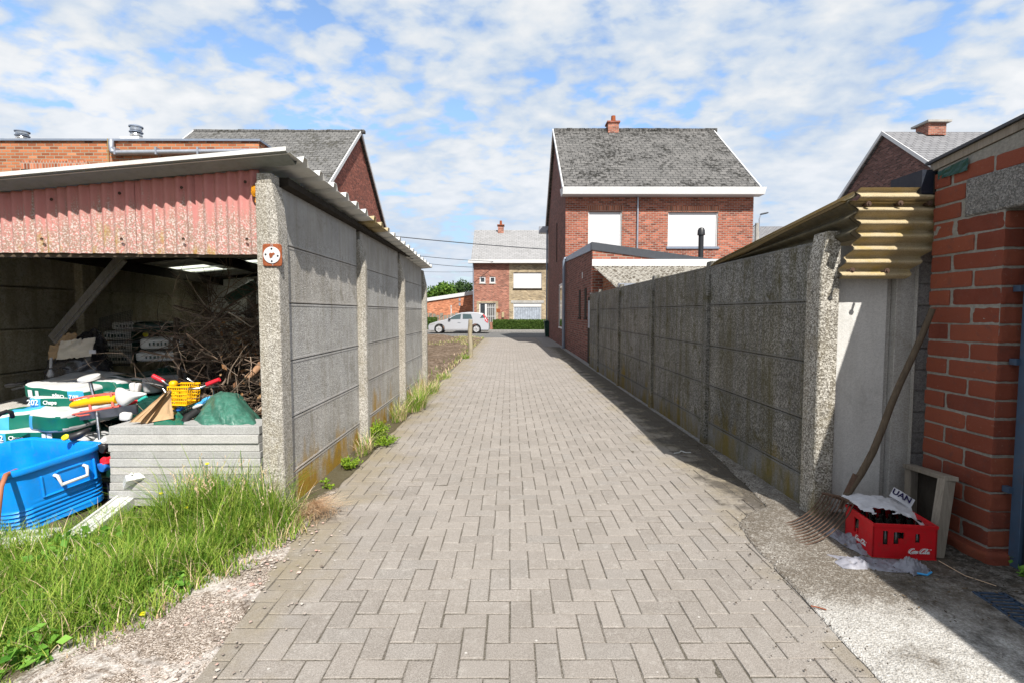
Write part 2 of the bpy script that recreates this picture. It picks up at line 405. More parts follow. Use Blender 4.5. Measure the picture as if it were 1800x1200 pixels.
M['block_c'] = aggregate('block_concrete', (.25, .25, .25), (.34, .34, .34), (.43, .43, .43), 110, (.12, .12, .11), .5, soot=.3, bump=.5)
M['lintel_c'] = aggregate('lintel_concrete', (.10, .10, .098), (.20, .197, .19), (.36, .35, .34), 120, (.12, .11, .10), .4, soot=.3, bump=.7)
M['brick_orange'] = brickwork('orange_brick', (.34, .105, .045), (.45, .16, .068), (.36, .30, .22), dirtamt=.2)
M['brick_red'] = brickwork('red_brick', (.27, .066, .036), (.37, .105, .056), (.34, .30, .26), dirtamt=.25)
M['brick_gable'] = brickwork('gable_brick', (.27, .062, .035), (.35, .088, .05), (.20, .15, .13), dirtamt=.3)
M['brick_side'] = brickwork('side_brick', (.15, .045, .03), (.20, .06, .042), (.20, .16, .14), dirtamt=.3)
M['brick_dark'] = brickwork('dark_brick', (.13, .06, .05), (.18, .08, .065), (.16, .13, .12))
M['brick_buff'] = brickwork('buff_brick', (.34, .25, .145), (.43, .33, .2), (.5, .45, .36))
M['brick_pink'] = brickwork('pinkish_brick', (.31, .092, .058), (.40, .14, .088), (.36, .32, .27))
M['brick_low'] = brickwork('low_building_brick', (.54, .17, .075), (.64, .23, .11), (.42, .3, .22))
M['soldier'] = brickwork('soldier_brick', (.34, .10, .048), (.45, .15, .075), (.42, .36, .3), w=.077, h=.24)
M['slate'] = slates('mossy_slates', (.082, .08, .077), (.135, .13, .125), (.010, .009, .006), .32, .19, .9, thr=.565)
M['slate2'] = slates('worn_slates', (.09, .088, .085), (.14, .137, .132), (.045, .042, .03), .32, .19, .8, thr=.59)
M['slate_new'] = slates('neat_slates', (.14, .14, .15), (.18, .18, .19), (.1, .1, .1), .4, .22, .4, thr=.66)
M['slate_pale'] = slates('pale_slates', (.215, .213, .216), (.265, .262, .267), (.2, .2, .19), .4, .24, .5, (.17, .17, .17), thr=.6)
M['white'] = simple('white_paint', (.56, .56, .565), .5, .35, var=.05, dirt=(.5, .48, .44), dirtamt=.25)
M['white_pl'] = simple('white_plastic', (.60, .60, .59), .4, .4, var=.05, dirt=(.42, .40, .36), dirtamt=.35)
M['metal_roof'] = simple('pale_sheet_metal', (.60, .60, .58), .5, .4, var=.1, scale=3, dirt=(.38, .36, .3), dirtamt=.4)
M['zinc'] = simple('zinc', (.36, .38, .43), .42, .5, .6, var=.12)
M['zinc_blue'] = simple('blue_grey_pipe', (.20, .235, .30), .45, .4, .2, var=.12)
M['anthracite'] = simple('anthracite_trim', (.045, .05, .06), .5, .4, var=.1)
M['black'] = simple('black_plastic', (.016, .016, .018), .42, .45, var=.2)
M['dark'] = simple('dark_timber', (.03, .025, .02), .9, .15, var=.3)
M['steel_blue'] = simple('blue_steel', (.05, .085, .14), .45, .4, .2, dirt=(.1, .05, .03), dirtamt=.4)
M['navy'] = simple('navy_sheet', (.012, .016, .028), .5, .4)
M['steel'] = simple('chromed_steel', (.55, .55, .55), .25, .5, 1.0, dirt=(.2, .12, .07), dirtamt=.5)
M['wire'] = simple('grey_wire', (.22, .22, .21), .5, .4, .6)
M['rust'] = simple('rusty_iron', (.10, .062, .045), .85, .25, .3, var=.35, scale=30)
M['rust_red'] = simple('rust_red', (.26, .075, .03), .85, .2, var=.35, scale=40, bump=.4)
M['blue'] = simple('blue_tub_plastic', (.003, .24, .74), .42, .4, var=.08, dirt=(.05, .20, .45), dirtamt=.55)
M['green_tarp'] = simple('green_tarpaulin', (.045, .15, .11), .45, .4, var=.3, scale=14, dirt=(.17, .27, .23), dirtamt=.7)
M['green'] = simple('bag_green', (.005, .13, .09), .4, .4, var=.1)
M['bagblue'] = simple('bag_light_blue', (.06, .36, .72), .4, .4, var=.08)
M['bagwhite'] = simple('bag_white', (.52, .52, .52), .42, .4, var=.06, dirt=(.42, .41, .39), dirtamt=.3)
M['bagdark'] = simple('dark_green_sacking', (.006, .045, .034), .3, .5, var=.3)
M['printwhite'] = simple('white_print', (.75, .77, .77), .5, .3, var=.03)
M['yellow'] = simple('yellow_plastic', (.78, .42, .005), .35, .45, var=.06)
M['lemon'] = simple('lemon_plastic', (.75, .66, .02), .35, .45, var=.06)
M['redpl'] = simple('red_plastic', (.66, .02, .035), .35, .45, var=.06)
M['coral'] = simple('coral_paint', (.60, .12, .085), .45, .4, var=.1)
M['teal'] = simple('teal_plastic', (.03, .42, .36), .4, .4, var=.1)
M['bluepl'] = simple('mid_blue_plastic', (.02, .14, .5), .4, .4, var=.1)
M['crate_red'] = simple('crate_red', (.52, .008, .014), .48, .35, var=.1, dirt=(.30, .03, .025), dirtamt=.5)
M['greypl'] = simple('grey_plastic', (.35, .35, .36), .45, .4, var=.1, dirt=(.22, .2, .18), dirtamt=.5)
M['card'] = simple('cardboard', (.40, .27, .155), .9, .15, var=.12, scale=5, dirt=(.25, .16, .09), dirtamt=.4)
M['card_pale'] = simple('pale_cardboard', (.60, .54, .45), .9, .15, var=.1, dirt=(.42, .28, .15), dirtamt=.4)
M['binbag'] = simple('black_bin_bag', (.038, .036, .042), .25, .65, var=.3)
M['hose'] = simple('terracotta_hose', (.34, .13, .07), .6, .3)
M['paper'] = simple('newspaper', (.52, .52, .55), .8, .2, var=.12, scale=14, dirt=(.30, .29, .30), dirtamt=.4)
M['sheet'] = simple('dusty_plastic_sheet', (.22, .22, .255), .5, .35, var=.25, scale=12, dirt=(.12, .11, .11), dirtamt=.7)
M['soffit'] = simple('shade_grey_soffit_metal', (.21, .22, .21), .5, .3, var=.12, dirt=(.10, .10, .085), dirtamt=.4)  # darker than the trim: shade under the roof edge put into the colour
M['tan'] = simple('tan_pipe', (.30, .22, .08), .5, .3)
M['plainwhite'] = simple('back_bag_white', (.7, .69, .65), .6, .3, var=.06)
M['mesh'] = simple('dark_mesh_wire', (.05, .05, .05), .6, .3)
M['rim'] = simple('wheel_trim_silver', (.5, .5, .51), .35, .5, .2)
M['dkgreen'] = simple('dark_green_strip', (.008, .05, .04), .5, .4)
M['print'] = simple('dark_print', (.02, .015, .06), .7, .2)
M['olive'] = simple('olive_lichen', (.5, .20, .012), .95, .1, var=.35, scale=60, bump=.8)
M['mortar'] = simple('mortar', (.235, .225, .20), .95, .15, var=.25, scale=50, bump=.8, bscale=140)
M['nearbrick'] = None
def mk_nearbrick():
    m = Mt('hand_laid_brick', .85, .25)
    base = m.ramp(m.island(), [(0, (.125, .030, .018)), (.35, (.185, .046, .025)), (.7, (.235, .066, .035)), (1, (.15, .04, .025))])
    base = m.mix(m.ramp(m.noise(9, 6, .7), [(.4, 0), (.7, .55)]), base, (.20, .055, .035))
    base = m.mix(m.ramp(m.noise(60, 4, .7), [(.62, 0), (.78, .3)]), base, (.40, .22, .15))
    base = m.mix(m.ramp(m.noise(3, 5, .7), [(.55, 0), (.75, .4)]), base, (.12, .06, .05))
    base = m.mix(m.ramp(m.noise(14, 7, .8), [(.56, 0), (.66, .6)]), base, (.10, .05, .042))
    base = m.mix(m.ramp(m.noise(34, 5, .8), [(.62, 0), (.7, .3)]), base, (.40, .28, .22))
    m.col(base); m.bump(m.math('ADD', m.noise(28, 5), m.noise(140, 4, .8)), .7, .006)
    return m.done()
M['nearbrick'] = mk_nearbrick()
M['wood_grey'] = mk_wood('weathered_wood', (.17, .145, .115), (.28, .25, .21))
M['wood_brace'] = mk_wood('grimy_board', (.07, .058, .043), (.14, .12, .095))
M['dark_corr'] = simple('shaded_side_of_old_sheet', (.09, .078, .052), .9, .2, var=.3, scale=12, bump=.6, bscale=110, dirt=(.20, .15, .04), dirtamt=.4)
M['wood_dark'] = mk_wood('dark_wood', (.06, .045, .032), (.12, .09, .062))
M['wood_stake'] = mk_wood('lichened_stake', (.24, .20, .14), (.36, .32, .23))
M['twig'] = None
def mk_twig(name, cols):
    m = Mt(name, .9, .15); m.col(m.ramp(m.island(), cols)); return m.done()
M['twig'] = mk_twig('dry_twigs', [(0, (.055, .037, .027)), (.4, (.12, .085, .062)), (.8, (.23, .17, .13)), (1, (.38, .30, .23))])
M['bark'] = mk_wood('bark', (.06, .045, .035), (.13, .10, .075))
M['stones'] = mk_twig('loose_stones', [(0, (.16, .13, .11)), (.4, (.29, .25, .22)), (.8, (.42, .38, .34)), (1, (.40, .24, .2))])
M['deadleaf'] = leafy('dead_leaves', (.17, .075, .03), (.27, .14, .06), (.36, .22, .11), .2)
M['grass'] = leafy('grass_blades', (.075, .17, .014), (.19, .33, .034), (.38, .46, .085), .4)
M['straw'] = leafy('dry_straw', (.60, .42, .27), (.74, .55, .37), (.82, .66, .47), .35)
M['weed'] = leafy('weed_leaves', (.10, .20, .012), (.20, .33, .02), (.34, .44, .05), .35)
M['clover'] = leafy('broad_leaves', (.07, .2, .025), (.14, .31, .04), (.22, .42, .07), .35)
M['hedge'] = leafy('hedge_leaves', (.025, .06, .008), (.055, .11, .016), (.11, .17, .03), .2)
M['tree'] = leafy('tree_leaves', (.035, .09, .01), (.085, .17, .02), (.16, .26, .04), .3)
M['tree_dk'] = leafy('dark_tree_leaves', (.02, .05, .012), (.045, .09, .025), (.08, .13, .045), .3)
def mk_glass(name, c, rough=.08):
    m = Mt(name, rough, .6); m.col(m.mix(m.noise(3, 3), c, tuple(x*1.6 for x in c))); return m.done()
M['glass'] = mk_glass('window_glass', (.025, .03, .035)); M['glass_car'] = mk_glass('car_glass', (.03, .05, .055))
M['curtain'] = simple('net_curtain', (.30, .335, .39), .6, .4, var=.35, scale=5)
def mk_bottle():
    m = Mt('bottle_glass', .06, .6); m.col((.02, .022, .02)); return m.done()
M['bottle'] = mk_bottle()
M['car'] = None
def mk_car():
    m = Mt('silver_car_paint', .3, .5, .35); m.col((.44, .45, .475)); m.set('Coat Weight', .6); m.set('Coat Roughness', .08); return m.done()
M['car'] = mk_car()
M['rubber'] = simple('tyre_rubber', (.015, .015, .016), .75, .25)
M['lampred'] = simple('tail_lamp', (.45, .012, .02), .2, .5)
def mk_shutter():
    m = Mt('white_roller_shutter', .5, .35); z = m.sep(m.ob, 2)
    s_ = m.math('FRACT', m.math('MULTIPLY', z, 1/.055))
    m.col(m.mix(m.ramp(s_, [(.0, 1), (.10, 0), (.90, 0), (1, 1)]), (.56, .56, .575), (.36, .36, .38))); m.bump(m.ramp(s_, [(0, 0), (.12, 1), (.88, 1), (1, 0)]), .6, .01)
    return m.done()
M['shutter'] = mk_shutter()
def mk_skylight():
    m = Mt('translucent_sheet', .5, .3); m.col((.7, .72, .66))
    t = m.n('ShaderNodeBsdfTranslucent', {'Color': (.9, .92, .84)})
    mx = m.n('ShaderNodeMixShader', {0: .85, 1: m.b.outputs[0], 2: t.outputs[0]})
    out = [x for x in m.nt.nodes if x.type == 'OUTPUT_MATERIAL'][0]; m.nt.links.new(mx.outputs[0], out.inputs[0])
    return m.done()
M['skylight'] = mk_skylight()
def mk_mossroof():
    m = Mt('mossy_corrugated', .9, .2)
    base = m.mix(m.noise(8, 5), (.26, .24, .21), (.36, .34, .30))
    mo = m.noise(9, 7, .75)
    base = m.mix(m.ramp(mo, [(.48, 0), (.56, .9)]), base, (.06, .045, .028))
    base = m.mix(m.ramp(m.noise(30, 4), [(.6, 0), (.68, .7)]), base, (.45, .43, .38))
    m.col(base); m.bump(mo, .4, .01); return m.done()
M['mossroof'] = mk_mossroof()
# ------------------------------------------------------------------ light and sky
SUN = Vector((.265, -.82, 1.0)).normalized()
EL = math.asin(SUN.z); AZ = math.atan2(SUN.x, SUN.y)
ld = bpy.data.lights.new('sun', 'SUN'); ld.energy = 5.0; ld.angle = R(.53); ld.color = (1, .955, .88)
sun = bpy.data.objects.new('sun', ld); COL.objects.link(sun); sun.location = (5, -15, 20)
sun.rotation_euler = (-SUN).to_track_quat('-Z', 'Y').to_euler()
W = bpy.data.worlds.new('World'); S.world = W; W.use_nodes = True
def sky():
    nt = W.node_tree; nt.nodes.clear()
    m = Mt.__new__(Mt); m.nt = nt
    out = nt.nodes.new('ShaderNodeOutputWorld')
    st = nt.nodes.new('ShaderNodeTexSky'); st.sky_type = 'NISHITA'; st.sun_disc = False
    st.sun_elevation = EL; st.sun_rotation = AZ; st.air_density = 1.0; st.dust_density = .4; st.ozone_density = 1.6
    tc = nt.nodes.new('ShaderNodeTexCoord'); m.ob = tc.outputs['Generated']
    hs_ = m.n('ShaderNodeHueSaturation', {'Saturation': 1.05, 'Value': m.ramp(m.sep(m.ob, 2), [(.0, .42), (.12, .50), (.2, .66), (.36, .95)]), 'Color': st.outputs[0]})
    hb_ = m.mix(1.0, hs_.outputs[0], (2, 2, 2), 'MULTIPLY')
    bg = m.n('ShaderNodeBackground', {'Color': hb_, 'Strength': SKY_STR})
    x, y, z = (m.sep(m.ob, i) for i in range(3))
    zz = m.math('ADD', m.math('MAXIMUM', z, 0.0), .27)
    pl = m.n('ShaderNodeCombineXYZ', {0: m.math('DIVIDE', x, zz), 1: m.math('DIVIDE', y, zz), 2: 0.0}).outputs[0]
    vec = m.map(loc=CLOUD_OFF, vec=pl, rot=(0, 0, .5), scale=(1.35, 1.7, 1))
    big = m.noise(.42, 2, .5, vec=vec)
    med = m.noise(3.1, 10, .52, vec=vec, dist=.3)
    puf = m.noise(8.5, 6, .5, vec=vec, dist=.2)
    cov = m.math('ADD', m.math('ADD', m.math('MULTIPLY', med, .55), m.math('MULTIPLY', big, .40)), m.math('MULTIPLY', puf, .42))
    cov = m.math('ADD', cov, m.math('MULTIPLY', m.ramp(z, [(.05, 1), (.4, 0)]), .10))
    fac = m.ramp(cov, [(.585, 0), (.63, .6), (.69, .98)])
    fac = m.math('MAXIMUM', fac, m.ramp(z, [(0, .75), (.10, .35), (.24, .05), (.5, .02)]))
    shade = m.math('ADD', m.math('MULTIPLY', m.noise(1.9, 9, .55, vec=m.map(loc=(7.3, 2.1, 0), vec=pl), dist=.4), .6), m.math('MULTIPLY', m.math('SUBTRACT', cov, .45), 1.0))
    cc = m.ramp(shade, [(.38, (.62, .78, 1.04)), (.50, (.84, .95, 1.09)), (.60, (1.06, 1.10, 1.14)), (.72, (1.24, 1.24, 1.24))])
    cc = m.mix(m.ramp(z, [(.0, .85), (.16, .45), (.36, 0)]), cc, (.82, .95, 1.15))
    cb = m.n('ShaderNodeBackground', {'Color': cc, 'Strength': CLOUD_STR})
    mx = m.n('ShaderNodeMixShader', {0: fac, 1: bg.outputs[0], 2: cb.outputs[0]})
    nt.links.new(mx.outputs[0], out.inputs[0])
SKY_STR, CLOUD_STR, CLOUD_OFF = .09, .49, (20, 9, 0)
sky()
S.view_settings.view_transform = 'Standard'; S.view_settings.look = 'None'; S.view_settings.exposure = .68; S.view_settings.gamma = 1
# ------------------------------------------------------------------ ground sheets
def struct(o, label, cat): return tag(o, label, cat, kind='structure')
g = MB().add([(-600, -600, -.09), (600, -600, -.09), (600, 900, -.09), (-600, 900, -.09)], [(0, 1, 2, 3)])
struct(g.build('ground', M['earth']), 'bare earth reaching out to the horizon', 'ground')
def left_edge(y):
    if y < 3.6: return -1.30+(-.17)*(y-1.9)/1.7
    return -1.50
XR = 2.2
bed = MB().grid(lambda u, v: (-1.62+u*4.0, -2+v*32.1, -.0038+.0014*mn.noise(Vector((u*40, v*300, 0)))+.006*mn.noise(Vector(((-1.62+u*4.0)*.9, (-2+v*32.1)*.5, 2)))), 120, 900)
struct(bed.build('joint_bed', M['joint']), 'dark sand in the joints between the pavers', 'sand')
pv = MB(); u = .11; gap = .0032; bv = .0035
def clip(poly, f):
    out = []
    for i in range(len(poly)):
        a, b = poly[i], poly[(i+1) % len(poly)]; fa, fb = f(a), f(b)
        if fa >= 0: out.append(a)
        if (fa >= 0) != (fb >= 0):
            t = fa/(fa-fb); out.append((a[0]+(b[0]-a[0])*t, a[1]+(b[1]-a[1])*t))
    return out
def paver(x0, y0, x1, y1):
    j = lambda: rnd.uniform(-.0024, .0024)
    p = [(x0+gap+j(), y0+gap+j()), (x1-gap+j(), y0+gap+j()), (x1-gap+j(), y1-gap+j()), (x0+gap+j(), y1-gap+j())]
    p = clip(p, lambda q: q[0]-left_edge(q[1])-.02*mn.noise(Vector((0, q[1]*3, 0))))
    if len(p) < 3: return
    cx = sum(q[0] for q in p)/len(p); cy = sum(q[1] for q in p)/len(p)
    if max(q[0] for q in p)-min(q[0] for q in p) < .02: return
    wav = .006*mn.noise(Vector((cx*.9, cy*.5, 2)))
    n = len(p); tx, ty = rnd.gauss(0, .007), rnd.gauss(0, .007); z0 = max(-.0025, rnd.gauss(0, .0012))+wav
    zf = lambda q: z0+tx*(q[0]-cx)+ty*(q[1]-cy)
    ins = []
    for q in p:
        d = math.hypot(q[0]-cx, q[1]-cy) or 1; k = max(0, 1-bv*1.4/d); ins.append((cx+(q[0]-cx)*k, cy+(q[1]-cy)*k))
    vs = [(q[0], q[1], zf(q)) for q in ins]+[(q[0], q[1], zf(q)-.003) for q in p]+[(q[0], q[1], -.03) for q in p]
    fs = [tuple(range(n))]
    for r_ in (0, 1):
        for i in range(n):
            k = (i+1) % n; fs.append((r_*n+i, (r_+1)*n+i, (r_+1)*n+k, r_*n+k))
    pv.add(vs, fs)
i0, i1, j0, j1 = int(-1.7/u), int(XR/u), int(-1.0/u), int(30.1/u)
for i in range(i0, i1):
    for j in range(j0, j1):
        d = (i-j) % 4
        if d == 0: paver(i*u, j*u, (i+2)*u, (j+1)*u)
        elif d == 3: paver(i*u, j*u, (i+1)*u, (j+2)*u)
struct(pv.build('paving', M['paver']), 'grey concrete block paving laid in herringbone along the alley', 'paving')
# concrete apron on the right, gravel verge on the left
AP = [(1.52, -1.5), (1.50, 1.5), (1.53, 2.4), (1.57, 3.1), (1.62, 3.45), (1.76, 3.64), (2.0, 3.78), (2.2, 5.6)]
def ap_edge(y):
    for (xa, ya), (xb, yb) in zip(AP, AP[1:]):
        if y <= yb: return xa+(xb-xa)*(y-ya)/(yb-ya)+.014*mn.noise(Vector((0, y*7, 3)))+.03*mn.noise(Vector((0, y*1.7, 9)))
    return AP[-1][0]
def apf(a, b):
    y = -1.5+b*7.1; xe = ap_edge(y); x = xe+(3.4-xe)*a**1.3
    z = .009+.007*mn.fractal(Vector((x*5, y*5, 0)), 1, 2, 4)+.01*min(1, a*6)
    return (x, y, z if a > 0 else .003)
struct(MB().grid(apf, 60, 170).build('concrete_apron', M['apron'], smooth=180), 'rough stained concrete apron beside the brick outbuilding', 'concrete')
def vf(a, b):
    y = -1+b*5.0; xe = left_edge(y)+.03; x = xe-(xe+5.6)*1.0*(-1)*0 - a**1.4*4.3
    z = .002-.008*(a < .001)+.012*mn.fractal(Vector((x*4, y*4, 5)), 1, 2, 4)+.03*min(1, a*3)
    return (x, y, z)
struct(MB().grid(vf, 90, 90).build('gravel_verge', M['verge'], smooth=180), 'pebbly broken gravel strip between paving and grass', 'gravel')
def wallstrip(a, b):
    y = 3.9+b*5.8; x = -1.47-.03*mn.noise(Vector((0, y*4, 0)))-a*.2
    return (x, y, .006+.02*a+.008*mn.noise(Vector((x*20, y*20, 1))))
struct(MB().grid(wallstrip, 8, 120).build('mortar_strip', M['verge'], smooth=180), 'crumbly pale strip along the foot of the left wall', 'strip')
st = MB()
for k in range(1500):
    y = rnd.uniform(1.2, 4.0); x = left_edge(y)-abs(rnd.gauss(0, .2))+.01
    if rnd.random() < .12: x = left_edge(y)+rnd.random()**2*.35
    r = rnd.uniform(.003, .011)*(1.6 if rnd.random() < .06 else 1)
    a = rnd.random()*6; vs = []
    for q in ((1, 0, 0), (0, 1, 0), (-1, 0, 0), (0, -1, 0), (0, 0, .6), (.5, .5, .4), (-.5, -.6, .4)):
        vs.append((x+r*(q[0]*math.cos(a)-q[1]*math.sin(a))*rnd.uniform(.8, 1.4), y+r*(q[0]*math.sin(a)+q[1]*math.cos(a))*rnd.uniform(.8, 1.2), .012+r*q[2]))
    st.add(vs, [(0, 5, 4), (0, 1, 5), (1, 2, 4), (1, 4, 5), (2, 6, 4), (2, 3, 6), (3, 4, 6), (3, 0, 4)])
tag(st.build('gravel', M['stones']), 'loose pebbles scattered over the left verge', 'gravel', kind='stuff')
sd = MB()
for k in range(1300):
    y = rnd.uniform(1.6, 5.0); x = ap_edge(y)+abs(rnd.gauss(0, .55))
    if x > 3.1: continue
    if rnd.random() < .2: x = ap_edge(y)-rnd.random()**2*.4
    r = rnd.uniform(.002, .006); a = rnd.random()*6
    vs = [(x+r*math.cos(a+t)*rnd.uniform(.6, 1.5), y+r*math.sin(a+t)*rnd.uniform(.6, 1.5), .012) for t in (0, 1.5, 3, 4.6)]+[(x, y, .014+r*.9)]
    sd.add(vs, [(0, 1, 4), (1, 2, 4), (2, 3, 4), (3, 0, 4)])
tag(sd.build('grit', mk_twig('dark_grit', [(0, (.03, .024, .02)), (.6, (.09, .07, .055)), (.85, (.2, .18, .16)), (1, (.42, .4, .38))])), 'dark crumbs of dirt and grit strewn over the apron', 'grit', kind='stuff')
# soil plot, street, pavement
def soilf(a, b):
    y = 9.7+b*20.0; x = -1.5-a**1.5*40
    z = -.02+min(1, a*25)*(.05+.10*max(0, mn.fractal(Vector((x*.9, y*.8, 0)), 1, 2, 6))+.30*math.exp(-((y-12.5)/1.6)**2)*min(1, max(0, (-1.6-x)/1.0))*(.6+.7*mn.noise(Vector((x*2, y*2, 4))))+.28*math.exp(-((y-27.5)/1.3)**2)*min(1, max(0, (-2.6-x)/1.2)))
    z += min(1, a*25)*.05*mn.fractal(Vector((x*5, y*5, 3)), 1, 2, 3)
    return (x, y, z)
struct(MB().grid(soilf, 110, 170).build('soil_plot', M['soil'], smooth=180), 'bare turned soil plot between the shed wall and the street', 'soil')
struct(MB().box((-80, 30.05, -.06), (80, 38.6, .004)).build('street', M['asphalt']), 'grey asphalt street crossing the end of the alley', 'street')
struct(MB().box((-80, 38.62, -.06), (80, 41.2, .12)).build('far_pavement', M['pavement']), 'pale concrete pavement in front of the far houses', 'pavement')
struct(MB().box((XR, 5.6, -.06), (60, 30.0, .006)).box((1.55, 22.0, -.05), (2.36, 30.0, .010)).build('gutter_strip', M['pavement']), 'concrete gutter strip at the foot of the right hand house', 'gutter')
struct(MB().box((-5.2, 4.02, -.06), (-1.64, 9.45, .02)).build('shed_floor', M['earth']), 'dusty dirt floor inside the open shed', 'floor')

# ------------------------------------------------------------------ open shed on the left
shed = thing('open_shed', 'open concrete shed with pink corrugated fascia and pale metal roof', 'shed', (-1.7, 3.6, 0))
XL = -1.62
ROWZ = [0, .27, .70, 1.135, 1.57, 2.0, 2.43]
PY = [3.54, 5.52, 7.55, 9.55]
def roofz(x, y): return 2.575-.036*(y-3.45)+.09*(x+1.5)
for k, y in enumerate(PY):
    mb = MB(); top = 2.40 if k == 0 else 2.30
    a = .035 if k == 0 else .05
    if k == 0: poly = [(XL-.15, y), (XL-.012, y), (XL, y+.012), (XL, y+.16), (XL-.15, y+.16)]
    else: poly = [(XL-.12, y), (XL+.0, y), (XL+.035, y+.03), (XL+.035, y+.10), (XL, y+.13), (XL-.12, y+.13)]
    zs = [-.05, top-.30, top]
    n = len(poly); vs = []; fs = []
    for zi, z in enumerate(zs):
        for (px_, py_) in poly:
            x_ = px_
            if zi == 2: x_ = min(px_, XL-.03 if k else XL-.03)
            vs.append((x_, py_, z))
    for zi in range(2):
        for i in range(n):
            j = (i+1) % n; fs.append((zi*n+i, zi*n+j, (zi+1)*n+j, (zi+1)*n+i))
    fs.append(tuple(2*n+i for i in range(n)))
    mb.add(vs, fs)
    if k == 0:
        mb.box((XL-.145, y+.01, top-.001), (XL-.04, y+.14, top+.07))
    mb.build('post', M['post_l'], shed, bevel=.008)
def panel(parent, x0, x1, y0, y1, z0, z1, mat, lip=M['lip_c'], face=1):
    """one cast plank of the wall, its thin smooth lip standing a few mm proud of the washed face"""
    mb = MB(); d = .0035*face
    mb.box((min(x0, x1), y0+.003, z0+.003), (max(x0, x1), y1-.003, z1-.003), 0)
    mb.box((min(x0, x1)+.012, y0+.004, z1-.003), (max(x0, x1)-.014, y1-.004, z1+.003), 0)
    xf = x1
    mb.box((min(xf, xf+d), y0+.004, z0+.006), (max(xf, xf+d), y1-.004, z0+.022), 1)
    mb.box((min(xf, xf+d*.7), y0+.004, z1-.02), (max(xf, xf+d*.7), y1-.004, z1-.006), 1)
    return mb.build('wall_panel', [mat, lip], parent, bevel=.004)
for k in range(3):
    ya = PY[k]+(.16 if k == 0 else .13); yb = PY[k+1]
    for z0, z1 in zip(ROWZ, ROWZ[1:]):
        panel(shed, XL-.11, XL-.052, ya, yb, max(z0, -.02), z1, M['wall_l'])
# wall plate and inner walls
MB().add([(XL-.09, 3.7, 2.40), (XL+.015, 3.7, 2.42), (XL+.015, 9.5, 2.38), (XL-.09, 9.5, 2.385), (XL-.09, 3.7, 2.475), (XL+.015, 3.7, 2.475), (XL+.015, 9.5, 2.385), (XL-.09, 9.5, 2.39)],
         [(3, 2, 1, 0), (4, 5, 6, 7), (0, 1, 5, 4), (1, 2, 6, 5), (2, 3, 7, 6), (3, 0, 4, 7)]).build('wall_plate', M['dark'], shed)
XI = -5.04
for (ya, yb) in ((2.5, 5.85), (6.05, 9.3)):
    for z0, z1 in zip([0, .46, .894, 1.33, 1.763], [.46, .894, 1.33, 1.763, 2.25]):
        MB().box((XI-.08, ya, z0+.006), (XI, yb, z1-.006)).box((XI-.07, ya, z1-.006), (XI-.03, yb, z1+.006)).box((XI, ya, z1-.035), (XI+.014, yb, z1-.008)).build('inner_wall_panel', M['inner_c'], shed, bevel=.005)
MB().box((XI-.08, 5.85, 0), (XI+.09, 6.05, 2.24)).build('inner_post', M['inner_c'], shed, bevel=.01)
MB().box((XI-.08, 8.4, 0), (XL-.12, 8.48, 2.26)).build('back_wall', M['panel_w'], shed)
MB().box((XI-.06, 2.35, 0), (XI+.10, 2.5, 2.2)).build('inner_post', M['inner_c'], shed, bevel=.01)
# ribbed roof sheets laid across the shed, with two translucent openings
def rib_profile(y0, y1, pitch=.31):
    out = []; y = y0
    while y < y1:
        out += [(y, 0), (y+.20, 0), (y+.225, .05), (y+.285, .05)]; y += pitch
    return [p for p in out if p[0] <= y1]+[(y1, 0)]
def roof_strip(x0, x1, y0, y1, mb, pr, mi=0):
    pts = [p for p in pr if y0-1e-6 <= p[0] <= y1+1e-6]
    vs = []
    for y, h in pts: vs += [(x0, y, roofz(x0, y)+h), (x1, y, roofz(x1, y)+h)]
    n = len(pts); base = [(x, y, z-.004) for x, y, z in vs]
    fs = [(2*i, 2*i+1, 2*i+3, 2*i+2) for i in range(n-1)]
    fs += [(2*n+2*i+2, 2*n+2*i+3, 2*n+2*i+1, 2*n+2*i) for i in range(n-1)]
    fs += [(2*i+1, 2*n+2*i+1, 2*n+2*i+3, 2*i+3) for i in range(n-1)]
    mb.add(vs+base, fs, mi)
PRF = rib_profile(3.45, 9.65)
cuts = [3.45, 4.9, 5.52+.0, 6.2, 7.17, 7.79, 9.65]
cuts = [min((p[0] for p in PRF), key=lambda q: abs(q-c)) for c in cuts]
for a, b in zip(cuts, cuts[1:]):
    mb = MB()
    if abs(a-cuts[4]) < .01:
        for x0, x1 in ((-5.35, -4.85), (-4.35, -4.1)):
            m_ = MB(); roof_strip(x0, x1, a, b, m_, PRF); m_.build('roof_sheet', M['metal_roof'], shed)
        roof_strip(-3.6, -1.47, a, b, mb, PRF)
    else: roof_strip(-5.35, -1.47-.02*rnd.random(), a, b, mb, PRF)
    mb.build('roof_sheet', M['metal_roof'] if a < 5.2 or a > 6.0 else M['yellow_corr'], shed)
for x0, x1 in ((-4.85, -4.35), (-4.1, -3.6)):
    sk = MB(); roof_strip(x0, x1, cuts[4], cuts[5], sk, PRF); sk.build('skylight_sheet', M['skylight'], shed)
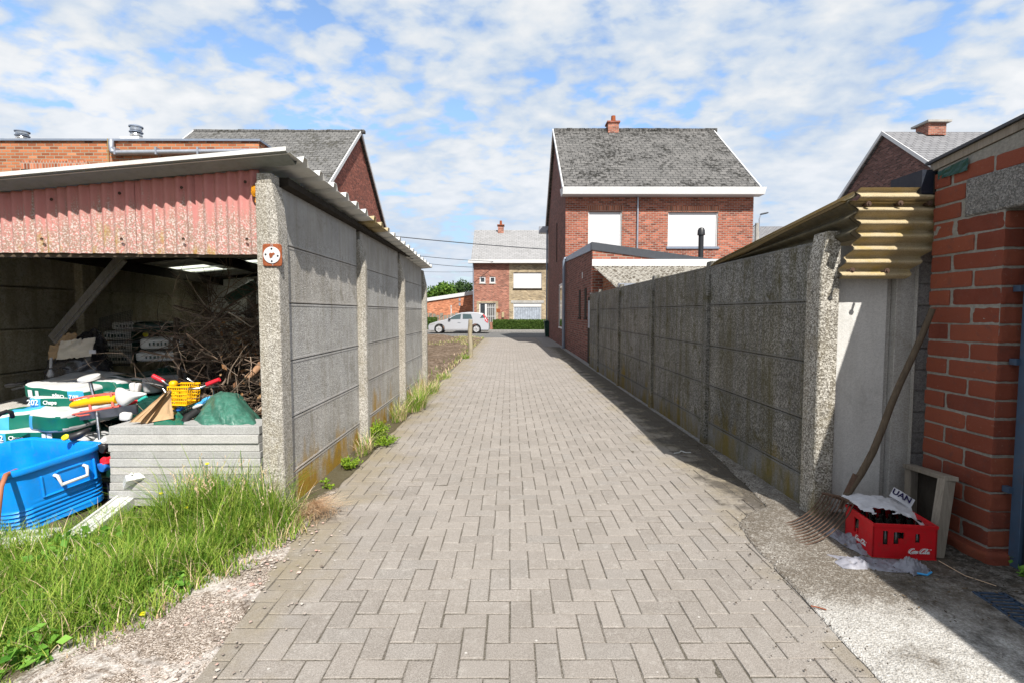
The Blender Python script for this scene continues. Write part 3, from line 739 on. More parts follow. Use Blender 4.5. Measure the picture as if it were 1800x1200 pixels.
# front edge trim (a folded sheet)
def rz_(x): return roofz(x, 3.45)
mb = MB()
xa, xb = -5.4, -1.50
P_ = lambda x, y, dz: (x, y, rz_(x)+dz)
mb.add([P_(xa, 3.43, .035), P_(xb, 3.43, .035), P_(xb, 3.43, .008), P_(xa, 3.43, .008), P_(xa, 3.52, .055), P_(xb, 3.52, .055), P_(xb, 3.50, -.022), P_(xa, 3.50, -.022), P_(xa, 3.60, -.06), P_(xb, 3.60, -.06)],
       [(3, 2, 1, 0), (0, 1, 5, 4), ])
mb.build('edge_trim', M['metal_roof'], shed)
MB().add([P_(xb, 3.431, .007), P_(xa, 3.431, .007), P_(xb, 3.50, -.016), P_(xa, 3.50, -.016), P_(xa, 3.585, -.042), P_(xb, 3.585, -.042), P_(xa, 3.61, .0), P_(xb, 3.61, .0)], [(1, 0, 2, 3), (3, 2, 5, 4), (4, 5, 7, 6)]).build('soffit', M['soffit'], shed)
for x in (-2.6, -3.7, -4.8):
    MB().bar((x, 3.66, roofz(x, 3.6)-.10), (x, 9.4, roofz(x, 9.4)-.09), .06, .12).build('rafter', M['dark'], shed)
for y in (4.6, 6.4, 8.4):
    MB().bar((-5.0, y, roofz(-5, y)-.03), (-1.72, y, roofz(-1.72, y)-.03), .05, .05).build('purlin', M['dark'], shed)
# pink fascia, four sheets
xb_ = [at(x, 450, 3.62).x for x in (459, 348, 240, 121, -35, -190)]
for i, (xr, xl) in enumerate(zip(xb_, xb_[1:])):
    xr -= .009
    def ff(a, b, xr=xr, xl=xl, i=i):
        x = xl+(xr-xl)*a
        zt = roofz(x, 3.6)-.03; zb = 1.915+.004*i
        return (x, 3.625+.0125*math.cos((x-xr)*2*math.pi/.082)+(.004 if i % 2 else 0), zb+(zt-zb)*b)
    mb = MB().grid(ff, 64, 4)
    n = len(mb.v)
    mb.add([(v.x, v.y+.007, v.z) for v in mb.v], [tuple(reversed(f)) for f in mb.f])
    mb.build('cladding_sheet', M['pink'], shed, smooth=50)
    for (sx, sz) in ((.80*xr+.2*xl, 2.02), (.83*xr+.17*xl, 2.42+.09*(xr+1.8))):
        k_ = round((sx-xr)/.082)*.082+xr
        MB().lathe([(.0, -.006), (.011, -.004), (.011, 0)], n=8, M=TRS((k_, 3.604, sz-.0), rx=R(90))).build('bolt', M['rust'], shed)
MB().box((-5.0, 3.65, 1.90), (-1.78, 3.72, 1.985)).build('front_beam', M['wood_dark'], shed)
mb = MB()
for p, r in (((-1.785, 3.585, 2.36), .03), ((-1.775, 3.58, 2.28), .018), ((-1.80, 3.585, 2.335), .02)):
    mb.rbox(r*2, r, r*2.4, e=2.2, n=6, M=TRS(p), crump=.012, seed=r*100, fs_=60)
mb.build('lichen', M['olive'], shed, smooth=180)
a, b = at(216, 452, 3.86), at(92, 597, 4.3)
MB().bar(a, b, .085, .018, up=(0, 1, 0)).bar(a+Vector((.036, -.018, .01)), b+Vector((.036, -.018, .01)), .012, .03, up=(0, 1, 0)).build('brace', M['wood_brace'], shed)
# rusty plaque on the front post
pl = thing('round_plaque', 'square rusty plaque with a white disc and four dots on the shed post', 'plaque', tuple(at(480, 449, 3.52)))
c = at(479.5, 449, 3.538)
MB().rbox(.134, .012, .155, e=9, n=8, M=TRS((c.x, c.y-.005, c.z))).build('backing', M['rust_red'], pl, smooth=40)
MB().lathe([(0, 0), (.058, 0), (.058, .005), (0, .005)], n=28, M=TRS((c.x, c.y-.0115, c.z), rx=R(90))).build('disc', M['white'], pl)
for dx, dz in ((0, .043), (0, -.043), (.042, -.006), (-.042, .004)):
    MB().lathe([(0, 0), (.007, 0), (.006, .003), (0, .0035)], n=8, M=TRS((c.x+dx, c.y-.0165, c.z+dz), rx=R(90))).build('dot', M['black'], pl)
hb = MB().prism([(-.012, -.022), (.004, -.016), (.010, -.002), (.024, .008), (.014, .017), (.002, .012), (-.01, .016), (-.018, .006)], -.003, 0, 'y', 0, TRS((c.x, c.y-.0166, c.z)))
hb.build('rust_spot', M['rust_red'], pl)
text_mesh('N', .022, TRS((c.x, c.y-.0125, c.z+.068), rx=R(90)), .0006).build('letter', M['greypl'], pl)
text_mesh('V', .02, TRS((c.x+.003, c.y-.0125, c.z-.068), rx=R(90)), .0006).build('letter', M['greypl'], pl)

# ------------------------------------------------------------------ concrete wall on the right
XW = 2.25
fen = thing('concrete_wall', 'weathered concrete panel wall with lighter end post along the right side', 'wall', (XW, 3.6, 0))
RY = [3.56, 5.62, 7.80, 10.2, 12.6]
RZ = [-.02, .26, .69, 1.13, 1.58, 2.02]
for k, y in enumerate(RY):
    top = 2.075; mb = MB()
    if k == 0: poly = [(XW-.045, y+.01), (XW-.033, y), (XW+.088, y), (XW+.10, y+.012), (XW+.10, y+.17), (XW-.045, y+.17)]
    else: poly = [(XW-.04, y), (XW+.08, y), (XW+.08, y+.13), (XW-.04, y+.13)]
    n = len(poly); vs = []; fs = []
    for zi, z in enumerate((-.05, top-.27, top)):
        for (a, b) in poly: vs.append((max(a, XW+.0) if zi == 2 else a, b, z))
    for zi in range(2):
        for i in range(n):
            j = (i+1) % n; fs.append((zi*n+i, zi*n+j, (zi+1)*n+j, (zi+1)*n+i))
    fs.append(tuple(2*n+i for i in range(n)))
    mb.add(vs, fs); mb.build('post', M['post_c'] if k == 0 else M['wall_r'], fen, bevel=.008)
for k in range(5):
    ya = RY[k]+(.17 if k == 0 else .13); yb = RY[k+1] if k < 4 else 14.1
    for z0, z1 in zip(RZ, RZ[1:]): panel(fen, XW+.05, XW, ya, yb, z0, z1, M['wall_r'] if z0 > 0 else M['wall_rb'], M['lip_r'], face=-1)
MB().box((XW+.02, 14.1, -.05), (XW+.1, 14.22, 2.05)).build('end_post', M['lip_c'], fen)
# what closes the gap between wall and brick pillar
gapw = thing('cement_partition', 'pale cement panel with grey channel and block pier beside the brick pillar', 'partition', (2.6, 3.62, 0))
YP = 3.64
x0, x1, x2, x3 = 2.36, at(1558, 560, YP).x, at(1604, 560, YP).x, 3.25
MB().box((x0, YP, -.03), (x1, YP+.05, 1.98)).build('panel', M['panel_w'], gapw, bevel=.003)
MB().box((x1+.002, YP+.03, -.03), (x1+.05, YP+.09, 1.98)).box((x1+.052, YP-.02, -.03), (x2-.01, YP+.06, 1.98)).box((x2-.01, YP-.045, -.03), (x2+.0, YP+.0, 1.98)).build('channel', M['lip_c'], gapw, bevel=.004)
mb = MB(); z = 0
while z < 2.2:
    h = .155
    mb.box((x2+.012, YP-.02+rnd.uniform(-.004, .004), z+.004), (x3, YP+.12, z+h-.004)); z += h
mb.build('block_pier', M['block_c'], gapw, bevel=.006)
MB().box((x2+.014, YP-.008, 0), (x3, YP+.1, 2.2)).build('pier_mortar', M['block_c'], gapw)
# yellowed corrugated capping: front flap and the strip down the wall top
cap = thing('corrugated_capping', 'yellow lichened corrugated sheet bent over the end of the concrete wall', 'roof sheet', (2.6, 3.45, 1.8))
def flap(u_, v_):
    zt, zb = at(1560, 331, 3.45).z, at(1560, 489, 3.45).z
    z = zt+(zb-zt)*v_
    t = max(0, (v_-.62)/.38)
    xl = at(1508, 400, 3.45).x-.13*t*0-.02*math.sin(v_*9)-(.0 if v_ < .5 else .06*(v_-.5)*2)
    xr = at(1650, 400, 3.45).x-.16*t
    ph = v_*7.0*2*math.pi
    y = 3.43+.028*math.sin(ph)+.07*v_+.05*max(0, v_-.6)
    return (xl+(xr-xl)*u_, y+.005*mn.noise(Vector((u_*6, v_*6, 0))), z)
def solid(mb, off):
    n = len(mb.v); mb.add([v+Vector(off) for v in mb.v], [tuple(reversed(f)) for f in mb.f]); return mb
solid(MB().grid(flap, 30, 120), (0, .008, 0)).build('front_sheet', M['yellow_corr'], cap, smooth=60)
def sidesh(u_, v_):
    y = 3.40+u_*2.25
    zt = 2.305-.235*u_; zb = 1.995-.02*u_
    z = zt+(zb-zt)*v_
    x = 2.325+.02*math.sin(v_*3.0*2*math.pi+.6)*1.4-.03*(1-v_)
    return (x, y, z)
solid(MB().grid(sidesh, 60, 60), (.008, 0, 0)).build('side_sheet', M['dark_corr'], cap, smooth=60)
rimf = lambda u_, v_: tuple(Vector(sidesh(u_, v_*.13))+Vector((-.006, 0, .004)))
MB().grid(rimf, 60, 4).grid(lambda u_, v_: tuple(Vector(rimf(u_, 0))+Vector((.03*v_, 0, 0))), 60, 1).build('lichened_edge', M['yellow_corr'], cap, smooth=60)
def topsh(u_, v_):
    x = 2.24+u_*.9; y = 3.42+v_*2.2
    return (x, y, 2.245-.23*v_)
solid(MB().grid(topsh, 10, 8), (0, 0, .008)).build('top_sheet', M['yellow_corr'], cap, smooth=60)
for (px_, py_) in ((1529, 358), (1585, 357), (1637, 357), (1500, 475), (1561, 476)):
    p = at(px_, py_, 3.40)
    MB().tube([p, p+Vector((0, .06, 0))], .009, 6).lathe([(0, 0), (.018, 0), (.018, .006), (0, .006)], n=8, M=TRS(p+Vector((0, .012, 0)), rx=R(90))).build('bolt', M['rust'], cap)

# ------------------------------------------------------------------ brick outbuilding at the right edge
XB = 2.85
ob = thing('brick_outbuilding', 'red brick outbuilding with concrete lintel and thin metal roof at the right edge', 'outbuilding', (XB, 3.0, 0))
mb = MB(); mb2 = MB(); ch = .111; YN, YF = 2.90, 3.40
def brick(m_, lo, hi):
    j = lambda s_: rnd.uniform(-s_, s_)
    x0, y0, z0 = lo; x1, y1, z1 = hi
    dx = j(.005); x0 += dx; y0 += j(.004); y1 += j(.004); z0 += j(.003); z1 += j(.003)
    m_.rbox(x1-x0, y1-y0, z1-z0, e=20, n=9, M=TRS(((x0+x1)/2, (y0+y1)/2, (z0+z1)/2), 0, j(.012), j(.006)), crump=.003, seed=rnd.random()*50, fs_=26)
z = -.125; k = 0
while z < 2.09:
    a = YF-.155 if k % 2 else YF-.31
    brick(mb, (XB, YN, z+.005), (XB+.145, a-.012, z+ch-.005))
    brick(mb, (XB, a, z+.005), (XB+.145, YF, z+ch-.005))
    z += ch; k += 1
zt = z
# courses beside and above the lintel
for k in range(5):
    zz = zt+k*ch
    ys = [YF]
    if zz < 2.30:
        brick(mb, (XB, 3.17+(.0 if k else .02), zz+.007), (XB+.145, YF, zz+ch-.007))
    else:
        y = YF; k2 = k
        while y > -2:
            L = (.135 if (k2 == k) else .285); brick(mb, (XB, y-L+.014, zz+.007), (XB+.145, y, zz+ch-.007)); y -= L; k2 += 1
    if zz+ch > 2.40: break
mb.build('brickwork', M['nearbrick'], ob, smooth=45, weld=True)
MB().box((XB+.006, YN+.008, -.06), (XB+.14, YF-.006, zt)).box((XB+.008, 3.17, zt), (XB+.14, YF-.006, 2.42)).prism([(-2.4, 2.33), (3.385, 2.33), (3.385, 2.45), (-2.4, 3.13)], XB+.0085, XB+.139, 'x').build('mortar', M['mortar'], ob)
MB().rbox(.2, .5, .11, e=7, n=8, M=TRS((XB+.06, 3.1, .03)), crump=.02, seed=2, fs_=12).build('plinth', M['nearbrick'], ob, smooth=50)
def lint(u_, v_): pass
MB().box((XB-.004, -2, 2.095), (XB+.15, 3.165, 2.33)).build('lintel', M['lintel_c'], ob, bevel=.012)
# body behind, near jamb, roof
MB().box((XB+.001, -2.4, -.06), (XB+.145, 0.2, 2.1)).box((XB+.15, YF-.08, -.06), (XB+4, YF-.002, 2.45)).box((XB+3.9, -2.4, -.06), (XB+4, YF-.09, 2.6)).build('wall', M['brick_dark'], ob)
XE = 2.83
def rzz(y): return 2.502+(3.42-y)*.120
def roofslab(dz0, dz1, xe, y0, y1, m_):
    vs = [(xe, y0, rzz(y0)+dz0), (xe+4.3, y0, rzz(y0)+dz0+.2), (xe+4.3, y1, rzz(y1)+dz0+.2), (xe, y1, rzz(y1)+dz0)]
    vs += [(a, b, c_+dz1-dz0) for a, b, c_ in vs]
    return m_.add(vs, [(3, 2, 1, 0), (4, 5, 6, 7), (0, 1, 5, 4), (1, 2, 6, 5), (2, 3, 7, 6), (3, 0, 4, 7)])
roofslab(0, .018, XE, -2.6, 3.46, MB()).build('roof', M['anthracite'], ob)
roofslab(-.052, -.002, XE+.02, -2.6, 3.44, MB()).build('roof_board', M['wood_grey'], ob)
MB().grid(lambda a, b: (XB-.008+.01*mn.noise(Vector((a*5, b*5, 0))), 3.37-a*.22, 2.38+b*(.05+.03*a)), 10, 4).build('green_flashing', M['dkgreen'], ob)
MB().box((2.78, 3.42, 2.30), (3.3, 3.7, 2.46)).build('gutter', M['navy'], ob)
MB().box((XB+.01, 3.41, 2.30), (XB+.25, 3.45, 2.43)).build('dark_board', M['dark'], ob)
gate = thing('steel_gate', 'blue steel gate frame standing in the brick doorway', 'gate', (XB+.1, 2.8, 0))
MB().box((XB+.085, 2.80, .02), (XB+.125, 2.86, 2.08)).build('frame', M['steel_blue'], gate, bevel=.003)
MB().box((XB+.10, 0.25, .02), (XB+.115, 2.79, 2.08)).build('leaf', M['navy'], gate)
for z in (.45, 1.20, 1.62):
    MB().box((XB+.06, 2.85, z), (XB+.09, 2.893, z+.035)).build('hinge', M['steel_blue'], gate)
# ------------------------------------------------------------------ houses
def gable_house(root, x0, x1, y0, y1, ze, zr, wall, roof, overy=.38, overx=.12, frontmat=None, gable_left=True, flare=.0):
    """walls with gables on -X / +X, ridge along X"""
    ym = (y0+y1)/2
    t = .02
    MB().prism([(y0, -.06), (y1, -.06), (y1, ze), (ym, zr-.12), (y0, ze)], x0, x0+.25, 'x').build('side_wall', wall, root)
    MB().prism([(y0, -.06), (y1, -.06), (y1, ze), (ym, zr-.12), (y0, ze)], x1-.25, x1, 'x').build('side_wall', wall, root)
    MB().box((x0+.252, y1-.25, -.06), (x1-.252, y1-.002, ze)).build('rear_wall', wall, root)
    sl = (zr-ze)/(ym-y0)
    for sgn, ya in ((1, y0), (-1, y1)):
        yo = ya-sgn*overy; zo = ze-overy*sl*.5+.10
        mb = MB()
        vs = [(x0-overx, yo, zo), (x1+overx, yo, zo), (x1+overx, ym, zr), (x0-overx, ym, zr)]
        if sgn < 0: vs = [vs[1], vs[0], vs[3], vs[2]]
        up = [(a, b, c_+.10) for a, b, c_ in vs]
        mb.add(vs+up, [(3, 2, 1, 0), (4, 5, 6, 7), (0, 1, 5, 4), (1, 2, 6, 5), (2, 3, 7, 6), (3, 0, 4, 7)])
        mb.build('roof_slope', roof, root, uvk=(1, 1/math.cos(math.atan(sl))))
        for xx in (x0-overx-.05, x1+overx+.0):
            MB().add([(xx, yo, zo-.06), (xx+.05, yo, zo-.06), (xx+.05, ym, zr-.06), (xx, ym, zr-.06), (xx, yo, zo+.16), (xx+.05, yo, zo+.16), (xx+.05, ym, zr+.14), (xx, ym, zr+.14)],
                     [(3, 2, 1, 0), (4, 5, 6, 7), (0, 1, 5, 4), (1, 2, 6, 5), (2, 3, 7, 6), (3, 0, 4, 7)]).build('verge_board', M['white'], root)
    return ym
def wall_with_holes(root, x0, x1, z0, z1, y, th, holes, mat, name='front_wall'):
    xs = sorted({x0, x1, *[h[0] for h in holes], *[h[1] for h in holes]}); zs = sorted({z0, z1, *[h[2] for h in holes], *[h[3] for h in holes]})
    mb = MB()
    for a, b in zip(xs, xs[1:]):
        for c_, d in zip(zs, zs[1:]):
            if any(h[0] <= (a+b)/2 <= h[1] and h[2] <= (c_+d)/2 <= h[3] for h in holes): continue
            mb.add([(a, y, c_), (b, y, c_), (b, y, d), (a, y, d)], [(0, 1, 2, 3)])
    for h in holes:
        a, b, c_, d = h
        mb.add([(a, y, c_), (b, y, c_), (b, y, d), (a, y, d), (a, y+th, c_), (b, y+th, c_), (b, y+th, d), (a, y+th, d)], [(0, 4, 5, 1), (1, 5, 6, 2), (2, 6, 7, 3), (3, 7, 4, 0)])
    return mb.build(name, mat, root)
# right hand house
HX0, HX1, HY0, HY1 = 2.35, 10.25, 21.3, 30.9
hs = thing('brick_house', 'red brick house with mossy slate roof and two white roller shutters', 'house', (6.3, 26, 0))
ym = gable_house(hs, HX0, HX1, HY0, HY1, 6.55, 10.70, M['brick_side'], M['slate'])
w1 = (at(1034, 400, HY0).x, at(1093, 400, HY0).x, 3.9, at(1060, 372, HY0).z)
w2 = (at(1174, 400, HY0).x, at(1262, 400, HY0).x, at(1220, 434, HY0).z, at(1220, 373, HY0).z)
wall_with_holes(hs, HX0+.251, HX1-.251, -.06, 6.55, HY0, .12, [w1, w2], M['brick_red'])
for xx in (HX0, HX1-.25):
    qm = MB()
    z = 2.5; k = 0
    while z < 6.5:
        qm.box((xx-.004, HY0-.006, z), (xx+(.25 if k % 2 else .17) if xx < 5 else xx+.254, HY0+.001, z+.07)); z += .077*2; k += 1
    qm.build('corner_bricks', M['brick_red'], hs)
MB().box((HX0-.002, HY0-.001, -.06), (HX0+.25, HY0+.02, 6.55)).build('front_corner', M['brick_red'], hs)
MB().box((HX1-.25, HY0-.001, -.06), (HX1+.002, HY0+.02, 6.55)).build('front_corner', M['brick_red'], hs)
for w in (w1, w2):
    f = MB().box((w[0]+.01, HY0+.09, w[2]+.01), (w[1]-.01, HY0+.115, w[3]-.01)).build('window', M['shutter'], hs)
    MB().box((w[0], HY0+.05, w[2]), (w[0]+.04, HY0+.09, w[3])).box((w[1]-.04, HY0+.05, w[2]), (w[1], HY0+.09, w[3])).build('guide_rail', M['white_pl'], f)
    MB().box((w[0]-.06, HY0-.06, w[2]-.09), (w[1]+.06, HY0+.1, w[2]-.002)).build('sill', M['zinc_blue'], f)
    MB().box((w[0]-.06, HY0-.004, w[3]+.002), (w[1]+.06, HY0+.02, w[3]+.24)).build('brick_lintel', M['soldier'], f)
gz = at(1150, 342, HY0-.45).z; gt = at(1150, 329.5, HY0-.45).z
MB().add([(at(989, 335, HY0-.45).x, HY0-.50, gz), (HX1+.22, HY0-.50, gz), (HX1+.22, HY0-.002, gz), (HX0-.2, HY0-.002, gz), (at(989, 335, HY0-.45).x, HY0-.54, gt), (HX1+.28, HY0-.54, gt), (HX1+.28, HY0-.002, gt), (HX0-.25, HY0-.002, gt)],
         [(3, 2, 1, 0), (4, 5, 6, 7), (0, 1, 5, 4), (1, 2, 6, 5), (2, 3, 7, 6), (3, 0, 4, 7)]).build('gutter_box', M['white'], hs)
MB().box((HX0-.55, HY1+.0, 6.35), (HX0+1, HY1+.45, 6.75)).build('street_gutter', M['zinc'], hs)
px_ = at(1121, 380, HY0-.06).x
MB().tube([(px_, HY0-.06, gz), (px_, HY0-.06, 3.0)], .04, 8).build('downpipe', M['zinc'], hs)
ch_ = MB().box((at(1067, 220, 26.1).x, 25.8, 10.5), (at(1086, 220, 26.1).x, 26.35, 11.05)).build('chimney', M['brick_pink'], hs)
MB().box((at(1067, 220, 26.1).x-.05, 25.75, 11.05), (at(1086, 220, 26.1).x+.05, 26.4, 11.13)).build('chimney_cap', M['brick_gable'], ch_)
MB().lathe([(.13, 0), (.11, .35)], c=(at(1078, 215, 26.1).x, 26.1, 11.13), n=10).build('chimney_pot', M['rust_red'], ch_)
mb = MB()
x = HX0-.1
while x < HX1+.1:
    mb.box((x, ym-.14, 10.66+rnd.uniform(0, .02)), (x+.31, ym+.14, 10.83+rnd.uniform(0, .02))); x += .32
mb.build('ridge_tiles', M['slate'], hs, bevel=.02)
# alley side window, pipes
ws = MB().box((HX0-.012, 22.2, .9), (HX0+.02, 23.6, 2.75)).build('window', M['glass'], hs)
MB().box((HX0-.03, 22.14, .85), (HX0-.013, 22.22, 2.8)).box((HX0-.03, 23.58, .85), (HX0-.013, 23.66, 2.8)).box((HX0-.03, 22.22, 2.72), (HX0-.013, 23.58, 2.8)).box((HX0-.05, 22.1, .78), (HX0-.003, 23.7, .85)).build('window_frame', M['white'], ws)
MB().box((HX0-.03, 25.0, 4.0), (HX0-.003, 25.12, 5.9)).build('wall_slot', M['dark'], hs)
MB().tube([(HX0-.07, 30.85, 6.5), (HX0-.07, 30.85, .05)], .055, 8).build('downpipe', M['zinc_blue'], hs)
# annex with parapet, white fascia and mossy corrugated canopy
AY = 14.3
an = thing('brick_annex', 'low brick annex with dark coping and white fascia behind the wall', 'annex', (4.3, 17, 0))
AX0 = HX0; AX1 = at(1279, 440, AY).x
zL, zR = at(1040, 427, AY).z, at(1277, 461, AY).z
MB().prism([(AX0, -.06), (AX1, -.06), (AX1, zR-.1), (AX0, zL-.1)], AY, AY+.2, 'y').build('front_wall', M['brick_pink'], an)
MB().prism([(AY+.201, -.06), (HY0-.002, -.06), (HY0-.002, 3.72), (AY+.201, zL-.1)], AX0, AX0+.2, 'x').build('side_wall', M['brick_side'], an)
MB().prism([(AX0+.202, zL-.32), (AX1, zR-.32), (AX1, zR-.22), (AX0+.202, zL-.22)], AY+.202, HY0-.003, 'y').build('flat_roof', M['anthracite'], an)
MB().box((AX1-.2, AY+.202, -.06), (AX1, HY0-.003, 2.7)).build('far_wall', M['brick_side'], an)
MB().prism([(AX0-.03, zL-.2), (AX1+.03, zR-.2), (AX1+.03, zR+.02), (AX0-.03, zL+.02)], AY-.03, AY+.22, 'y').build('coping', M['anthracite'], an)
MB().prism([(AY+.222, zL-.2), (HY0-.004, 3.62), (HY0-.004, 3.80), (AY+.222, zL+.03)], AX0-.03, AX0+.22, 'x').build('coping', M['zinc_blue'], an)
zf1, zf0 = at(1150, 456, AY-.06).z, at(1150, 468, AY-.06).z
MB().box((AX0-.02, AY-.07, zf0), (AX1+.05, AY-.032, zf1)).build('fascia', M['white'], an)
def canopy(u_, v_):
    x = AX0+.02+(AX1-AX0)*u_; y = AY-.08-3.1*v_; z = zf0-.02-.75*v_
    return (x, y, z+.02*math.sin(x*2*math.pi/.14))
solid(MB().grid(canopy, 240, 8), (0, 0, .01)).build('canopy_sheet', M['mossroof'], an, smooth=60)
MB().box((AX0+.04, 11.0, 2.02), (AX0+4, 11.12, 2.14)).build('canopy_gutter', M['zinc'], an)
MB().prism([(12.2, 1.6), (AY-.002, 1.6), (AY-.002, zf0-.06), (12.2, zf0-.55)], AX0+.3, AX0+.42, 'x').build('canopy_wall', M['brick_orange'], an)
px_ = at(992, 500, 20.9).x
MB().tube([(px_+.5, 20.9, 3.72), (px_, 20.9, 3.72), (px_-.02, 20.9, 3.6), (px_-.02, 20.9, .02)], .065, 10).build('downpipe', M['zinc_blue'], an)
for k, yy in enumerate((15.3, 16.6)):
    MB().box((AX0-.012, yy, 1.35), (AX0+.02, yy+.42, 2.25)).box((AX0-.03, yy-.05, 1.28), (AX0-.003, yy+.47, 1.345)).build('slit_window', M['dark'], an)
MB().box((AX0-.012, 16.2, 2.6), (AX0+.02, 16.3, 2.8)).build('vent_brick', M['white'], an)
dr = MB().box((AX0-.015, 14.35, 0), (AX0+.03, 15.0, 1.95)).build('door', M['dark'], an)
MB().box((AX0-.02, 14.45, 1.05), (AX0-.016, 14.9, 1.85)).build('door_glass', M['curtain'], dr)
p = at(1232, 437, 17.0)
vp = thing('vent_pipe', 'black capped vent pipe rising from the annex roof', 'vent pipe', tuple(p))
MB().tube([(p.x, 17, 2.6), (p.x, 17, at(1232, 405, 17).z)], .085, 12).build('pipe', M['black'], vp, smooth=60)
zt_ = at(1232, 402, 17).z
MB().lathe([(.0, .10), (.08, .07), (.115, .0), (.125, -.16), (.09, -.16)], c=(p.x, 17, zt_-.06), n=14).build('cowl', M['black'], vp, smooth=40)
# twin house behind on the left
h2 = thing('gabled_house', 'red brick gable house with mossy slates rising behind the shed', 'house', (-12, 26, 0))
LX1 = -7.7; LX0 = -15.9
gable_house(h2, LX0, LX1, 21.3, 30.9, 6.5, 10.62, M['brick_gable'], M['slate2'])
MB().box((LX0+.252, 21.3, -.06), (LX1-.252, 21.5, 6.5)).build('front_wall', M['brick_red'], h2)
mb = MB(); x = LX0-.1
while x < LX1+.1:
    mb.box((x, 25.96, 10.58+rnd.uniform(0, .02)), (x+.31, 26.24, 10.73+rnd.uniform(0, .03))); x += .32
mb.build('ridge_tiles', M['slate2'], h2, bevel=.02)
MB().box((LX0, 20.85, 6.2), (LX1+.2, 21.295, 6.45)).build('gutter_box', M['white'], h2)
# flat roofed warehouse behind the shed
wz = at(300, 249, 13).z; wx = at(455, 249, 13).x
wh = thing('brick_warehouse', 'flat roofed orange brick building with drain pipe behind the shed roof', 'building', (-12, 15, 0))
hx0, hx1 = at(38, 300, 13).x, at(150, 300, 13).x
MB().box((-40, 13, -.06), (wx, 13.3, wz)).build('front_wall', M['brick_orange'], wh)
MB().box((wx-.3, 13.302, -.06), (wx, 16.5, wz)).build('side_wall', M['brick_gable'], wh)
MB().box((-40, 13.302, wz-.3), (wx-.302, 20, wz-.1)).build('flat_roof', M['zinc'], wh)
MB().box((-40, 12.95, wz), (wx+.05, 13.3, wz+.05)).box((wx-.3, 13.3, wz), (wx+.05, 16.5, wz+.05)).build('coping', M['zinc_blue'], wh)
lx0, lx1, lz = at(38, 300, 13).x, at(155, 300, 13).x, at(100, 298, 13).z
MB().box((lx0, 12.985, lz), (lx1, 12.998, lz+.21)).build('brick_lintel', M['soldier'], wh)
MB().box((lx0, 12.985, lz-1.2), (lx1, 12.996, lz-.002)).build('shuttered_opening', M['dark'], wh)
a = at(192, 247, 12.9); b = at(197, 267, 12.9); c = at(452, 266, 12.9)
MB().tube([a+Vector((-.0, .1, .02)), a+Vector((.05, 0, 0)), a+Vector((.05, 0, -.2)), b, b+Vector((.12, 0, -.03)), c], .062, 10).build('drain_pipe', M['zinc'], wh, smooth=60)
for px_ in (205, 277, 350):
    q = at(px_, 267, 12.9); MB().box((q.x-.02, 12.82, q.z-.09), (q.x+.02, 12.999, q.z+.09)).build('pipe_bracket', M['zinc'], wh)
q0, q1 = at(189, 244, 12.93), at(191, 300, 12.93)
MB().tube([q0, q1], .010, 6).build('gas_pipe', M['tan'], wh)
for nm, px_, py0, py1, Y in (('big', 240, 247, 222, 15.5), ('small', 40, 250, 231, 17.5)):
    q = at(px_, py0, Y); h = at(px_, py1, Y).z-q.z
    rv = thing('roof_vent', 'white plinth mounted round metal roof vent with dark rim' if nm == 'big' else 'smaller round metal roof vent at the left edge of the flat roof', 'roof vent', (q.x, Y, q.z-.3), 'vents on the flat roof')
    w = .125*Y/13
    MB().lathe([(w*.7, -.3), (w*.7, h*.25), (w*1.1, h*.3), (w*1.0, h*.42), (w*.75, h*.5), (w*.75, h*.6), (w*1.05, h*.68), (w*1.05, h*.9)], c=(q.x, Y, q.z), n=18).build('vent_body', M['steel'], rv, smooth=30)
    MB().lathe([(w*1.25, h*.88), (w*1.25, h*.96), (w*.9, h*1.02), (0, h*1.04)], c=(q.x, Y, q.z), n=18).lathe([(w*1.22, h*.52), (w*1.22, h*.57), (w*.7, h*.6)], c=(q.x, Y, q.z), n=18).build('vent_rim', M['zinc_blue'], rv, smooth=30)
    MB().box((q.x-w*2.2, Y-w*1.5, q.z-.6), (q.x+w*1.6, Y+w*1.5, q.z-.0+h*.1)).build('vent_plinth', M['white'], rv)
# dark brick house on the far right
h3 = thing('dark_brick_house', 'dark brown brick gable house with neat grey slates at far right', 'house', (23, 26, 0))
gable_house(h3, 19.2, 30, 21.3, 30.9, 6.5, 10.62, M['brick_dark'], M['slate_new'])
MB().box((19.452, 21.3, -.06), (29.7, 21.5, 6.5)).build('front_wall', M['brick_dark'], h3)
q = at(1636, 232, 26)
chm = MB().box((q.x-.45, 25.6, 10.4), (q.x+.45, 26.4, 11.0)).build('chimney', M['brick_pink'], h3)
MB().box((q.x-.6, 25.45, 11.0), (q.x+.6, 26.55, 11.1)).build('chimney_slab', M['lip_c'], chm)
h4 = thing('distant_house', 'slate roof of a distant house just above the right hand wall', 'house', (30, 55, 0))
gable_house(h4, 22, 44, 50, 60, 5.5, at(1350, 400, 55).z, M['brick_dark'], M['slate_new'])
